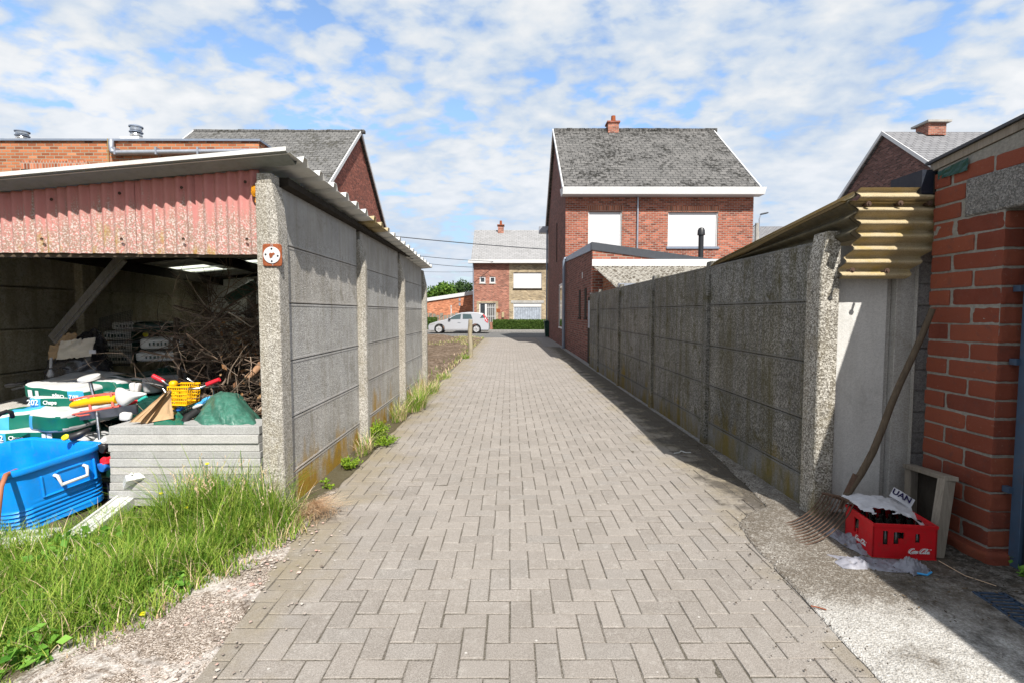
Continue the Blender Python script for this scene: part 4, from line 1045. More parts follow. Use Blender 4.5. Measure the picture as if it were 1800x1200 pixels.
# semi detached house across the street
FY = 42.4
h5 = thing('semi_detached_house', 'two tone brick house with pale slate roof across the street', 'house', (1, 46, 0))
fx0 = at(831, 500, FY).x; fxm = at(895, 500, FY).x; fx1 = at(1010, 500, FY).x
ez = at(890, 463, FY).z; rz5 = at(890, 405, 46.6).z
win = [tuple((at(a, 500, FY).x, at(b, 500, FY).x, at(860, d, FY).z, at(860, c_, FY).z)) for a, b, c_, d in ((843, 853.5, 486.5, 498), (860.5, 871, 486.5, 498), (842, 871.5, 533, 566))]
win2 = [tuple((at(a, 500, FY).x, at(b, 500, FY).x, at(860, d, FY).z, at(860, c_, FY).z)) for a, b, c_, d in ((902.5, 952, 479, 507), (902.5, 952, 533, 563))]
wall_with_holes(h5, fx0, fxm, 0, ez, FY, .15, win, M['brick_pink'])
wall_with_holes(h5, fxm, fx1, 0, ez, FY, .15, win2, M['brick_buff'])
MB().box((fx0, FY+.2, 0), (fx0+.2, 50.6, ez)).prism([(FY+.2, ez), (50.6, ez), (46.6, rz5-.15)], fx0, fx0+.2, 'x').build('side_wall', M['brick_pink'], h5)
for w in win[:2]:
    f = MB().box((w[0]+.1, FY+.10, w[2]+.1), (w[1]-.1, FY+.12, w[3]-.1)).build('window', M['glass'], h5)
    MB().box((w[0], FY+.05, w[2]), (w[0]+.1, FY+.12, w[3])).box((w[1]-.1, FY+.05, w[2]), (w[1], FY+.12, w[3])).box((w[0]+.1, FY+.05, w[2]), (w[1]-.1, FY+.12, w[2]+.1)).box((w[0]+.1, FY+.05, w[3]-.1), (w[1]-.1, FY+.12, w[3])).build('window_frame', M['white'], f)
    MB().box((w[0]-.05, FY-.05, w[2]-.07), (w[1]+.05, FY+.04, w[2]-.002)).build('sill', M['lip_c'], f)
w = win2[0]
f = MB().box((w[0]+.01, FY+.08, w[2]), (w[1]-.01, FY+.1, w[3])).build('window', M['shutter'], h5)
MB().box((w[0]-.05, FY-.07, w[2]-.1), (w[1]+.05, FY+.05, w[2]-.002)).build('sill', M['dark'], f)
w = win2[1]
f = MB().box((w[0]+.05, FY+.10, w[2]), (w[1]-.05, FY+.12, w[3]-.3)).build('window', M['glass'], h5)
MB().grid(lambda u_, v_: (w[0]+.08+(w[1]-w[0]-.16)*u_, FY+.07+.012*math.sin(u_*70), w[2]+.05+(w[3]-w[2]-.4)*v_), 160, 2).build('curtain', M['curtain'], f)
MB().box((w[0]+.01, FY+.03, w[3]-.32), (w[1]-.01, FY+.13, w[3]-.005)).box((w[0], FY+.06, w[2]), (w[0]+.07, FY+.12, w[3]-.325)).box((w[1]-.07, FY+.06, w[2]), (w[1], FY+.12, w[3]-.325)).build('roller_box', M['white'], f)
MB().box((w[0]-.2, FY-.03, w[3]+.002), (w[1]+.2, FY+.03, w[3]+.22)).build('stone_lintel', M['lip_c'], f)
w = win[2]; xm = w[0]+(w[1]-w[0])*.42
dd = MB().box((xm+.06, FY+.11, w[2]), (w[1]-.06, FY+.13, w[3]-.08)).build('door', M['dark'], h5)
gr = MB()
for k in range(6): gr.box((xm+.14+k*.17, FY+.06, w[2]), (xm+.19+k*.17, FY+.08, w[3]-.12))
for z in (.45, 1.2, 1.75): gr.box((xm+.08, FY+.055, w[2]+z), (w[1]-.08, FY+.085, w[2]+z+.04))
gr.build('grille', M['white'], dd)
MB().box((w[0]+.1, FY+.11, w[2]), (xm-.1, FY+.13, w[3]-.08)).build('side_light', M['glass'], h5)
MB().box((xm-.1, FY+.05, w[2]), (xm+.06, FY+.13, w[3]-.08)).box((w[0], FY+.05, w[2]), (w[0]+.1, FY+.13, w[3])).box((w[1]-.06, FY+.05, w[2]), (w[1], FY+.13, w[3])).box((w[0]+.1, FY+.05, w[3]-.08), (w[1]-.06, FY+.13, w[3])).build('door_frame', M['white'], h5)
MB().box((w[0]-.2, FY-.02, w[2]), (w[0]-.002, FY+.02, w[3]+.15)).box((w[1]+.002, FY-.02, w[2]), (w[1]+.2, FY+.02, w[3]+.15)).box((w[0]-.002, FY-.02, w[3]+.002), (w[1]+.002, FY+.02, w[3]+.15)).build('door_surround', M['brick_buff'], h5)
q = at(876, 546, FY); MB().box((q.x-.16, FY-.03, q.z-.16), (q.x+.16, FY-.002, q.z+.16)).build('number_plate', M['rust_red'], h5)
q = at(884, 552, FY); MB().box((q.x-.1, FY-.1, q.z-.3), (q.x+.1, FY-.002, q.z+.15)).build('letterbox', M['yellow_corr'], h5)
MB().box((fx0-.35, FY-.45, ez-.02), (fx1, FY-.002, ez+.26)).build('gutter_box', M['white'], h5)
sl5 = (rz5-ez-.2)/(46.6-FY+.3)
MB().add([(fx0-.12, FY-.3, ez+.2), (fx1, FY-.3, ez+.2), (fx1, 46.6, rz5), (fx0-.12, 46.6, rz5), (fx0-.12, 51, ez+.2), (fx1, 51, ez+.2)], [(0, 1, 2, 3), (3, 2, 5, 4)]).build('roof', M['slate_pale'], h5, uvk=(1, 1/math.cos(math.atan(sl5))))
q = at(880.5, 405, 46.6)
cm = MB().box((q.x-.26, 46.1, q.z-.6), (q.x+.26, 46.8, q.z+.35)).build('chimney', M['brick_pink'], h5)
MB().box((q.x-.33, 46.0, q.z+.352), (q.x+.33, 46.9, q.z+.42)).build('chimney_cap', M['rust_red'], cm)
MB().lathe([(.12, 0), (.10, .4)], c=(q.x, 46.4, q.z+.42), n=8).build('chimney_pot', M['rust_red'], cm)
for px_ in (886, 891.5):
    q = at(px_, 437, 44.4); MB().box((q.x-.09, 44.2, q.z-.3), (q.x+.09, 44.45, q.z+.18)).build('roof_hatch', M['anthracite'], h5)
q = at(889, 443, 44.2); MB().box((q.x-.35, 43.8, q.z-.14), (q.x+.4, 44.6, q.z-.06)).build('flashing', M['zinc'], h5)
MB().tube([(fx0+.06, FY-.08, ez), (fx0+.06, FY-.08, 0)], .05, 6).build('downpipe', M['zinc'], h5)
# low orange extension to the left of it
LY = 45.5
lb = thing('low_brick_building', 'low orange brick building with sloping white roof edge beside the far house', 'building', (-5.5, 47, 0))
xa, xb = at(700, 540, LY).x, at(831, 540, LY).x
za, zb = at(752, 530, LY).z, at(830, 518, LY).z
zs = (zb-za)/(xb-at(752, 540, LY).x)
zl = za-zs*(at(752, 540, LY).x-xa)
MB().prism([(xa, 0), (xb, 0), (xb, zb), (xa, zl)], LY, LY+6, 'y').build('wall', M['brick_low'], lb)
MB().prism([(xa, zl), (xb+.1, zb), (xb+.1, zb+.32), (xa, zl+.32)], LY-.12, LY+6.1, 'y').build('roof_edge', M['white'], lb)
for px_, py_ in ((808, 527), (808, 535)):
    q = at(px_, py_, LY); MB().box((q.x-.09, LY-.03, q.z-.13), (q.x+.09, LY-.002, q.z+.13)).build('vent_grille', M['zinc'], lb)
gp = at(793, 538, 44)
tag(MB().tube([(gp.x, 44, .1), (gp.x, 44, gp.z)], .05, 8).lathe([(0, .06), (.07, .04), (.07, 0), (.05, 0)], c=(gp.x, 44, gp.z), n=8).build('white_pole', M['white']), 'slim white pole in front of the low orange building', 'pole')
fx = thing('board_fence', 'weathered low board fence behind the silver car', 'fence', (-6, 43, 0))
for k in range(14):
    x = -7.9+k*.32; h = 1.25+.25*rnd.random()
    MB().box((x, 43, .1), (x+.27, 43.04, h)).build('board', M['wood_grey'], fx)
MB().box((-7.9, 43.042, .5), (-3.5, 43.08, .6)).build('rail', M['wood_grey'], fx)
# ------------------------------------------------------------------ street things
CY = 36.0
q = gnd(840, 586.6)
CX0 = at(860.3, 570, CY).x; s_car = 1.0
car = thing('estate_car', 'silver estate car parked on the street facing left', 'car', (CX0-2.2, CY+.85, 0))
def cp(pts): return [(CX0+p[0], p[1]) for p in pts]
def arc(cx, r, n=10, z=.33): return [(cx+r*math.cos(math.pi*i/n), z+r*math.sin(math.pi*i/n)) for i in range(n+1)]
prof = [(-.03, .24), (0, .45), (-.03, .62), (-.12, .92), (-.30, 1.18), (-.50, 1.43), (-.75, 1.49), (-1.44, 1.53), (-2.0, 1.49), (-2.35, 1.40), (-2.9, 1.12), (-3.2, .98), (-3.7, .88), (-4.1, .77), (-4.36, .62), (-4.42, .45), (-4.38, .22)]
low = arc(-.94, .37)[::-1]; low2 = arc(-3.63, .37)[::-1]
bottom = [(-3.63-.37, .22)]+[(p[0], p[1]) for p in low2]+[(-3.63+.37, .20), (-.94-.37, .20)]+low+[(-.94+.37, .24)]
poly = cp(prof+bottom)
def halfw(z): return .88-max(0, z-.92)*.34-max(0, .45-z)*.12
n = len(poly); lv = [-1, -.93, -.6, 0, .6, .93, 1]; vs = []
for t in lv:
    for (x, z) in poly:
        hw = halfw(z)
        vs.append((x+(.05 if abs(t) > .9 else 0)*(1 if x < CX0-2.2 else -1)*(abs(t) == 1), CY+.85+hw*t, z-(.02 if abs(t) == 1 and z > 1.4 else 0)))
fs = [tuple(range(n)), tuple(range(len(vs)-1, len(vs)-n-1, -1))]
for k in range(len(lv)-1):
    for i in range(n):
        j = (i+1) % n; fs.append((k*n+j, k*n+i, (k+1)*n+i, (k+1)*n+j))
MB().add(vs, fs).build('body', M['car'], car, smooth=28, bevel=.02, weld=True)
def carpane(name, pts, mat, off=.006, parent=None):
    vs = [(CX0+x, CY+.85-halfw(z)-off, z) for x, z in pts]
    n = len(vs); vs += [(a, b+.02, c_) for a, b, c_ in vs]
    fs = [tuple(range(n)), tuple(range(2*n-1, n-1, -1))]+[((i+1) % n, i, n+i, n+(i+1) % n) for i in range(n)]
    return MB().add(vs, fs).build(name, mat, parent or car)
carpane('window', [(-2.9, 1.0), (-2.08, 1.03), (-2.05, 1.39), (-2.4, 1.33), (-2.7, 1.17)], M['glass_car'])
carpane('window', [(-1.92, 1.03), (-1.22, 1.05), (-1.33, 1.37), (-1.92, 1.40)], M['glass_car'])
carpane('window', [(-.68, 1.10), (-.36, 1.13), (-.50, 1.36)], M['glass_car'])
MB().add([(CX0-2.42, CY+.30, 1.385), (CX0-2.42, CY+1.4, 1.385), (CX0-3.14, CY+1.5, 1.02), (CX0-3.14, CY+.2, 1.02)], [(0, 1, 2, 3)]).build('windscreen', M['glass_car'], car)
carpane('tail_lamp', [(-.50, 1.38), (-.42, 1.36), (-.10, .98), (-.12, .74), (-.33, .93), (-.33, 1.08)], M['lampred'], .012)
carpane('headlight', [(-4.3, .70), (-3.95, .80), (-3.9, .72), (-4.25, .58)], M['greypl'], .01)
carpane('door_handle', [(-2.28, .80), (-2.08, .80), (-2.08, .77), (-2.28, .77)], M['zinc'], .02)
carpane('door_handle', [(-1.38, .82), (-1.18, .82), (-1.18, .79), (-1.38, .79)], M['zinc'], .02)
carpane('sill_trim', [(-3.2, .26), (-1.35, .26), (-1.35, .34), (-3.2, .31)], M['greypl'], .012)
carpane('door_seam', [(-2.005, .35), (-1.99, .35), (-1.97, 1.4), (-1.985, 1.4)], M['anthracite'], .004)
carpane('door_seam', [(-3.0, .4), (-2.985, .4), (-2.93, .98), (-2.945, .98)], M['anthracite'], .004)
MB().rbox(.18, .16, .12, e=3, n=6, M=TRS((CX0-2.86, CY-.10, 1.04))).build('wing_mirror', M['anthracite'], car, smooth=180)
for wx_ in (-.94, -3.63):
    for yy, sg in ((CY-.02, -1), (CY+1.5, 1)):
        Mx = TRS((CX0+wx_, yy, .325), rx=R(90))
        wv = MB().lathe([(.20, -.2), (.29, -.2), (.325, -.16), (.325, -.03), (.30, 0), (.22, 0)], n=28, M=Mx).build('wheel', M['rubber'], car, smooth=40)
        if sg < 0:
            rm = MB().lathe([(.222, -.002), (.215, .004), (.20, -.03), (0, -.04)], n=28, M=Mx)
            for k in range(5):
                a = 2*math.pi*k/5+.3
                rm.prism([(.03*math.cos(a+1.3), .03*math.sin(a+1.3)), (.21*math.cos(a+.28), .21*math.sin(a+.28)), (.21*math.cos(a-.28), .21*math.sin(a-.28)), (.03*math.cos(a-1.3), .03*math.sin(a-1.3))], -.025, .006, 'z', 0, Mx)
            rm.build('rim', M['rim'], wv)
MB().box((CX0-4.2, CY+.05, .2), (CX0-.1, CY+1.65, .3)).build('underbody', M['black'], car)
# hedge, bin, stake, lamp, wires
def leafcloud(mb, pts, size, jitter=.5, up=.3, elong=1.6):
    for p in pts:
        s_ = size*rnd.uniform(.6, 1.35)
        n = Vector((rnd.gauss(0, 1), rnd.gauss(0, 1), rnd.gauss(0, 1)+up)).normalized()
        a = n.orthogonal().normalized(); b = n.cross(a); t = rnd.random()*6.28
        a, b = a*math.cos(t)+b*math.sin(t), b*math.cos(t)-a*math.sin(t)
        p = Vector(p)
        mb.add([p-a*s_*elong*.5, p+b*s_*.42+n*s_*.08, p+a*s_*elong*.5, p-b*s_*.42+n*s_*.08], [(0, 1, 2, 3)])
def hedge(name, label, x0, x1, y0, y1, z1):
    mb = MB(); mb.box((x0+.06, y0+.08, .1), (x1-.06, y1-.06, z1-.06))
    pts = []
    for k in range(int((x1-x0)*1300)):
        x = rnd.uniform(x0, x1)
        if rnd.random() < .62: pts.append((x, y0+rnd.gauss(0, .035), rnd.uniform(.12, z1)))
        else: pts.append((x, rnd.uniform(y0, y1), z1+rnd.gauss(0, .03)))
    leafcloud(mb, pts, .052)
    tag(mb.build(name, M['hedge']), label, 'hedge')
hx0, hx1 = at(865, 570, 40.5).x, at(963, 570, 40.5).x
hedge('hedge', 'clipped green hedge in front of the buff brick window', hx0, hx1+1.5, 40.6, 41.5, at(910, 563, 40.5).z)
hedge('hedge', 'low dark hedge behind the nose of the silver car', -8.5, at(768, 570, 41.6).x, 41.6, 42.3, 1.05)
bn = thing('wheelie_bin', 'dark green wheelie bin at the far corner of the brick house', 'bin', (2.05, 30.2, 0))
bx = at(964, 590, 30.2).x
MB().add([(bx-.2, 29.95, .06), (bx+.22, 29.95, .06), (bx+.22, 30.4, .06), (bx-.2, 30.4, .06), (bx-.27, 29.88, .95), (bx+.29, 29.88, .95), (bx+.29, 30.48, .95), (bx-.27, 30.48, .95)], [(3, 2, 1, 0), (4, 5, 6, 7), (0, 1, 5, 4), (1, 2, 6, 5), (2, 3, 7, 6), (3, 0, 4, 7)]).build('bin_body', M['bagdark'], bn, bevel=.02)
MB().box((bx-.3, 29.82, .955), (bx+.32, 30.5, 1.02)).build('lid', M['bagdark'], bn, bevel=.02)
p = gnd(826.5, 627); p.y = 16.9; p.x = at(826.5, 600, 16.9).x
mb = MB(); pts = []; rr = []
for k in range(9):
    t = k/8; pts.append((p.x+.012*math.sin(t*7)-.02*t+.03*t, p.y, -.1+1.36*t)); rr.append(.085-.01*t+.006*math.sin(k*2.3))
mb.tube(pts, rr, 10).build('wooden_stake', M['wood_stake'], smooth=60)
tag(COL.objects['wooden_stake'], 'lichened wooden stake standing at the edge of the paving', 'post')
lampb = at(1330, 425, 37); lt = at(1331, 383, 37)
lp = thing('street_lamp', 'street lamp and pole showing above the right hand wall', 'street lamp', (lampb.x, 37, 0))
MB().tube([(lampb.x, 37, 0), (lampb.x, 37, lt.z-.4)], .15, 8).build('pole', M['lip_c'], lp)
pts = [(lampb.x+.12, 36.9, lt.z-1.0), (lampb.x+.1, 36.9, lt.z-.1), (lampb.x+.2, 36.9, lt.z+.2)]
MB().tube(pts, .04, 6).build('bracket', M['zinc'], lp)
MB().rbox(.62, .24, .12, e=3, n=6, M=TRS((lampb.x+.45, 36.9, lt.z+.28), ry=R(-12))).build('lantern', M['anthracite'], lp, smooth=180)
MB().tube([(lampb.x-.1, 36.9, lt.z-.5), (lampb.x-.4, 36.9, lt.z-.7), (lampb.x-.5, 36.9, lt.z-1.5)], .03, 5).build('cable', M['black'], lp)
def wire(label, p0, p1, sag, r=.022, n=24):
    pts = []
    for k in range(n+1):
        t = k/n; v = p0.lerp(p1, t); v.z -= sag*4*t*(1-t); pts.append(v)
    tag(MB().tube(pts, r, 5, cap=False).build('power_line', M['anthracite']), label, 'cable', 'overhead cables across the street')
wire('uppermost and thickest cable crossing in front of the pale roof', at(560, 401, 33), at(985, 440, 36), .12, .032)
wire('second cable running down to the eaves of the far house', at(560, 426, 33), at(868, 460, 42), .2, .022)
wire('third cable ending at the left corner of the far house', at(560, 427, 33), at(830, 470, 42.3), .3, .02)
wire('faint lowest cable ending beside the downpipe of the far house', at(560, 462, 46), at(832, 478, 48), .3, .016)
# trees behind the low building
def tree(label, c, h, w, mat, n, ls, seed, trunk=.25):
    r2 = random.Random(seed)
    root = thing('tree', label, 'tree', (c[0], c[1], 0), 'trees behind the low building')
    tb = MB().tube([(c[0], c[1], -.1), (c[0]+.1, c[1], h*.35), (c[0]-.1, c[1], h*.62), (c[0], c[1], h*.9)], [trunk, trunk*.8, trunk*.5, .04], 8)
    cl = []
    for k in range(16):
        a = r2.random()*6.28; rr = w*.5*math.sqrt(r2.random()); z = h*(.42+.5*r2.random()); k_ = 1-abs(z/h-.62)*1.1
        q = Vector((c[0]+rr*k_*math.cos(a), c[1]+rr*k_*math.sin(a), z)); cl.append((q, w*r2.uniform(.13, .24)))
        tb.tube([(c[0], c[1], h*.4), q.lerp(Vector((c[0], c[1], h*.5)), .4), q], [trunk*.35, trunk*.2, .02], 5)
    tb.build('trunk', M['bark'], root)
    mb = MB(); pts = []
    for k in range(n):
        q, rad = r2.choice(cl); d = Vector((r2.gauss(0, 1), r2.gauss(0, 1), r2.gauss(0, .8))).normalized()*rad*r2.random()**.4
        pts.append(q+d)
    leafcloud(mb, pts, ls); mb.build('crown', mat, root)
TY = 70
def tx(px): return at(px, 520, TY).x
tree('bright green leafy tree behind the low orange building', (tx(779), TY, 0), at(779, 500, TY).z+.1, 4.6, M['tree'], 3200, .26, 3)
tree('darker grey green tree standing just right of the bright one', (tx(803), TY+6, 0), at(801, 495, TY+6).z, 5.0, M['tree_dk'], 3000, .24, 5)
tree('small dark conifer like tree left of the bright tree', (tx(756), TY+3, 0), at(757, 510, TY+3).z, 2.2, M['tree_dk'], 1200, .2, 8)
tree('low rounded tree top at the corner of the far house', (tx(825), TY-4, 0), at(824, 514, TY-4).z, 3.0, M['tree'], 1600, .22, 9)

# ------------------------------------------------------------------ inside and before the shed
def bag_mi(kind):
    def fn(ax, sg, p):
        x, y, z = p
        if kind == 'white': return 0
        if kind == 'dark': return 1 if (ax == 1 and abs(z) < .75) or ax == 2 else 0
        if ax == 1 and abs(z) < .72 and abs(x) < .965:
            return 2 if (x < -.52 if kind == 'l' else x > .52 if kind == 'r' else x < -.1) else 1
        if kind == 'half' and ax == 2 and sg > 0: return 1 if x < -.2 else (2 if x < .55 else 0)
        if ax == 0 and abs(z) < .5 and abs(y) < .9: return 1
        return 0
    return fn
def bag(label, c, L=.60, Wd=.40, H=.125, rz=0, kind='l', crump=.016, seed=1, rx=0, ry=0, txt=True, group='cement bags heaped in the shed', e=7):
    Mx = TRS(c, rz, rx, ry)
    o = MB().rbox(L, Wd, H, e=e, n=22, M=Mx, crump=crump, seed=seed, mifn=bag_mi(kind), fs_=7)
    o = o.build('cement_bag', [M['bagwhite'], M['green'] if kind != 'dark' else M['bagdark'], M['bagblue'] if kind != 'white' else M['bagwhite']], smooth=180, weld=True)
    tag(o, label, 'bag', group)
    if txt:
        flip = R(180) if kind == 'r' else 0
        def T(dx, dz): return Mx @ Matrix.Translation((dx, -Wd/2-.002-crump*.6, dz)) @ Euler((R(90), 0, 0)).to_matrix().to_4x4() @ Euler((0, 0, flip)).to_matrix().to_4x4()
        s1 = -1 if kind == 'l' else 1
        text_mesh('202', .066, T(s1*.375*L, 0), .001, bold=.001).build('number', M['printwhite'], o, local=True)
        text_mesh('Chape', .046, T(s1*.135*L, 0), .001, bold=.001).build('word', M['printwhite'], o, local=True)
        mb = MB().box((-.02, -.002, -.032), (.02, .002, .032), M=Mx @ Matrix.Translation((-s1*.30*L, -Wd/2-.002-crump*.5, 0)))
        for k in range(4): mb.box((-.004, -.002, -.03), (.001, .002, .03), M=Mx @ Matrix.Translation((-s1*.21*L+k*.008, -Wd/2-.002-crump*.5, 0)))
        mb.build('small_print', M['printwhite'], o, local=True)
    return o
def ctr(px, py, Y, Wd=.4):
    p = at(px, py, Y); return (p.x, p.y+Wd/2, p.z)
bag('upside down cement bag on top of the heap with broad white top', ctr(104, 685, 4.35, .55), .66, .62, .14, rz=R(-9), kind='r', seed=2, crump=.014, rx=R(7), ry=R(3))
bag('cement bag with 202 on its light blue end beneath the topmost bag', ctr(108, 706.5, 4.30), .62, .42, .105, rz=R(-1), kind='l', seed=3, crump=.008)
bag('slumped green and light blue cement bag with crumpled neck', ctr(20, 741, 4.18), .66, .42, .17, rz=R(14), kind='half', seed=4, crump=.03, txt=False, ry=R(-7))
bag('white topped cement bag pointing its short end forward', ctr(105, 735, 4.15), .40, .58, .165, rz=R(-16), kind='l', seed=5, crump=.014, txt=False, rx=R(5))
bag('long cement bag with 202 lying just behind the blue tub', ctr(48, 768, 4.12), .62, .42, .13, rz=R(2), kind='l', seed=6, crump=.010, ry=R(-1))
bag('lowest cement bag at the left picture edge behind the tub', ctr(8, 787, 4.1), .54, .4, .12, kind='r', seed=7, txt=False)
bag('lowest cement bag behind the tall corner of the tub', ctr(92, 784, 4.1), .5, .4, .12, kind='l', seed=8, txt=False)
bag('dark green bag with grey strap behind the white saddle', ctr(228, 676, 4.6), .55, .5, .16, rz=R(-14), kind='dark', seed=9, crump=.02, txt=False)
tag(bag('bag', ctr(185, 679, 4.45), .45, .4, .12, rz=R(-20), kind='l', seed=12, txt=False), 'cement bag with green side wedged behind the upper toy wheel')
# hidden bulk that carries the heap
for k, (x, y, z) in enumerate(((-3.95, 4.55, .12), (-3.25, 4.55, .13), (-3.95, 4.62, .38), (-3.3, 4.62, .36), (-3.4, 4.75, .62), (-2.8, 4.75, .55), (-2.9, 4.5, .2))):
    o = MB().rbox(.68, .5, .26, e=5, n=10, M=TRS((x, y, z), R(rnd.uniform(-12, 12))), crump=.02, seed=30+k).build('filled_sack', M['bagdark'], smooth=180, weld=True)
    tag(o, 'dark green filled sack buried low in the heap inside the shed', 'sack', 'dark sacks under the heap')
# big glossy dark green sacking sheet
def sheetf(c, sx, sy, h, seed, fold=.06):
    def f(a, b):
        x = (a-.5)*sx; y = (b-.5)*sy
        z = h*(1-(2*a-1)**2)*(1-.6*(2*b-1)**2)+fold*mn.fractal(Vector((x*3+seed, y*3, seed)), 1, 2, 4)+.4*fold*abs(mn.noise(Vector((x*7, y*5, seed))))
        return (c[0]+x, c[1]+y, c[2]+z)
    return f
p = at(262, 668, 4.9)
o = MB().grid(sheetf((p.x, 5.0, .62), .95, .8, .26, 4.2, .10), 40, 34).build('dark_sacking', M['bagdark'], smooth=180)
tag(o, 'glossy dark green plastic sacking draped behind the toy handlebars', 'sheet')
mbs = MB(); fn_ = sheetf((p.x, 5.0, .635), .95, .8, .26, 4.2, .10)
for off in (.16, .55, .72):
    mbs.tube([Vector(fn_(a/20, off+.08*math.sin(a/6)))+Vector((0, 0, .008)) for a in range(1, 20)], .012, 4)
mbs.build('grey_strap', M['greypl'], o, local=True)
# pallet of bags at the back
def backbag(label, px, py, wpx, hpx, Y, rz, side=True, L=None):
    p = at(px, py, Y); w = wpx*Y/880; h = hpx*Y/880
    def mi(ax, sg, q):
        if ax == 0 and sg > 0: return 1
        return 0
    o = MB().rbox(w, .55, h, e=6, n=10, M=TRS((p.x, Y+.28, p.z), R(rz)), crump=.008, seed=int(px+py), mifn=mi).build('garden_bag', [M['plainwhite'], M['bagdark']], smooth=180, weld=True)
    tag(o, label, 'bag', 'bags stacked at the back of the shed')
    mb = MB(); Mx = TRS((p.x, Y+.28, p.z), R(rz))
    for k in range(7): mb.box((-.11+k*.034, -.285, -h*.16), (-.11+k*.034+.02*(.6+.4*(k % 3)/2), -.279, h*(.10+.05*(k % 2))), 0, Mx)
    mb.build('print', M['bagdark'], o, local=True)
    return o
YB = 5.6
backbag('uppermost white bag of the left pile at the shed back', 217, 573, 62, 15, YB+.25, 8)
for k, (py, lb_) in enumerate(((590, 'second'), (610, 'third'), (630, 'lowest visible'))):
    backbag('%s white bag in the left pile behind wire mesh' % lb_, 201+k, py, 52, 18.5, YB, 2)
backbag('upper white and green bag of the right pile beside the brushwood', 262, 604, 70, 20, YB-.35, 24)
backbag('lower white and green bag of the right pile beside the brushwood', 258, 627, 74, 18, YB-.4, 22)
o = MB().rbox(1.5, .6, .7, e=8, n=6, M=TRS((at(240, 650, 5.9).x, 5.95, .42))).build('filled_sack', M['bagdark'], smooth=180, weld=True)
tag(o, 'large dark stack that carries the white bags', 'sack')
p0 = at(250, 571, YB+.3)
o = MB().rbox(.42, .5, .14, e=5, n=8, M=TRS((at(255, 577, YB+.2).x, YB+.45, p0.z-.03), R(12)), crump=.01, seed=5).build('green_bag', M['bagdark'], smooth=180, weld=True)
tag(o, 'dark green bag with yellow spots on top beside the uppermost white bag', 'bag')
for px_, py_ in ((243, 577), (256, 588)):
    q = at(px_, py_, YB+.19); MB().rbox(.07, .02, .06, e=2, n=5, M=TRS(q)).build('yellow_spot', M['lemon'], o, local=True)
# wire mesh in front of them
mw = MB(); c0, c1, c2, c3 = at(168, 640, 5.2), at(228, 642, 5.2), at(233, 545, 5.35), at(175, 560, 5.35)
NW, NH = 20, 30
for i in range(NW+1):
    t = i/NW; mw.tube([c0.lerp(c1, t), c3.lerp(c2, t)], .0022, 3, cap=False)
for j in range(NH+1):
    t = j/NH; mw.tube([c0.lerp(c3, t), c1.lerp(c2, t)], .0022, 3, cap=False)
tag(mw.build('wire_mesh', M['mesh']), 'loose square of fine wire mesh standing against the white bags', 'wire mesh')
# black bin bag with torn cardboard
p = at(133, 632, 4.95)
bb = thing('bin_bag', 'black bin bag bulging with torn pale cardboard', 'bin bag', (p.x, 4.95, p.z-.35))
def bbf(u_, v_):
    a = u_*2*math.pi; z = v_
    r = .30*(1-.28*z)*(1+.08*mn.noise(Vector((math.cos(a)*2, math.sin(a)*2, z*3))))
    if z > .75: r *= 1-.25*(z-.75)/.25
    w = mn.noise_vector(Vector((math.cos(a)*3, math.sin(a)*3, z*6)))*.024+mn.noise_vector(Vector((math.cos(a)*8, math.sin(a)*8, z*14)))*.009
    lean = .10*max(0, z-.4)
    zt = .40+.14*max(0, math.cos(a-1.1))
    return (p.x+r*math.cos(a)+w.x+lean*.3, 4.98+.75*r*math.sin(a)+w.y, p.z-.24+z*zt+w.z)
MB().grid(bbf, 56, 30).build('bag_skin', M['binbag'], bb, smooth=180, weld=True)
def cardf(cx, cz, w, h, Y, tilt, seed, jag=.025):
    def f(a, b):
        x = (a-.5)*w; z = (b-.5)*h
        z += (jag*mn.noise(Vector((a*9, seed, 0)))+jag*.6*mn.noise(Vector((a*23, seed, 0))))*(1 if b > .5 else .6 if b < .5 else 0)
        return (cx+x, Y+tilt*z+.02*mn.noise(Vector((a*3, b*3, seed))), cz+z+.1*x)
    return f
q = at(128, 613, 4.70)
solid(MB().grid(cardf(q.x, q.z, .33, .17, 4.73, .35, 3), 26, 8), (0, .006, 0)).build('torn_card', M['card_pale'], bb)
q = at(92, 618, 4.70)
solid(MB().grid(cardf(q.x, q.z, .14, .13, 4.74, .2, 7), 12, 6), (0, .006, 0)).build('torn_card', M['card'], bb)
q = at(112, 604, 4.8)
solid(MB().grid(cardf(q.x, q.z+.02, .2, .14, 4.82, .1, 9), 14, 6), (0, .006, 0)).build('torn_card', M['card'], bb)
q = at(163, 618, 4.66); MB().box((q.x-.03, 4.655, q.z-.015), (q.x+.03, 4.66, q.z+.018), M=None).build('label_sticker', M['paper'], bb)
a = at(90, 628, 4.6); b = at(89, 658, 4.6)
tag(MB().tube([a, a.lerp(b, .6)], .012, 6).lathe([(.012, .05), (.03, 0), (.02, -.02), (0, -.02)], c=(b.x, b.y, b.z), n=10).build('old_lamp_socket', M['greypl'], smooth=60), 'small grey hanging fitting beside the black bin bag', 'fitting')
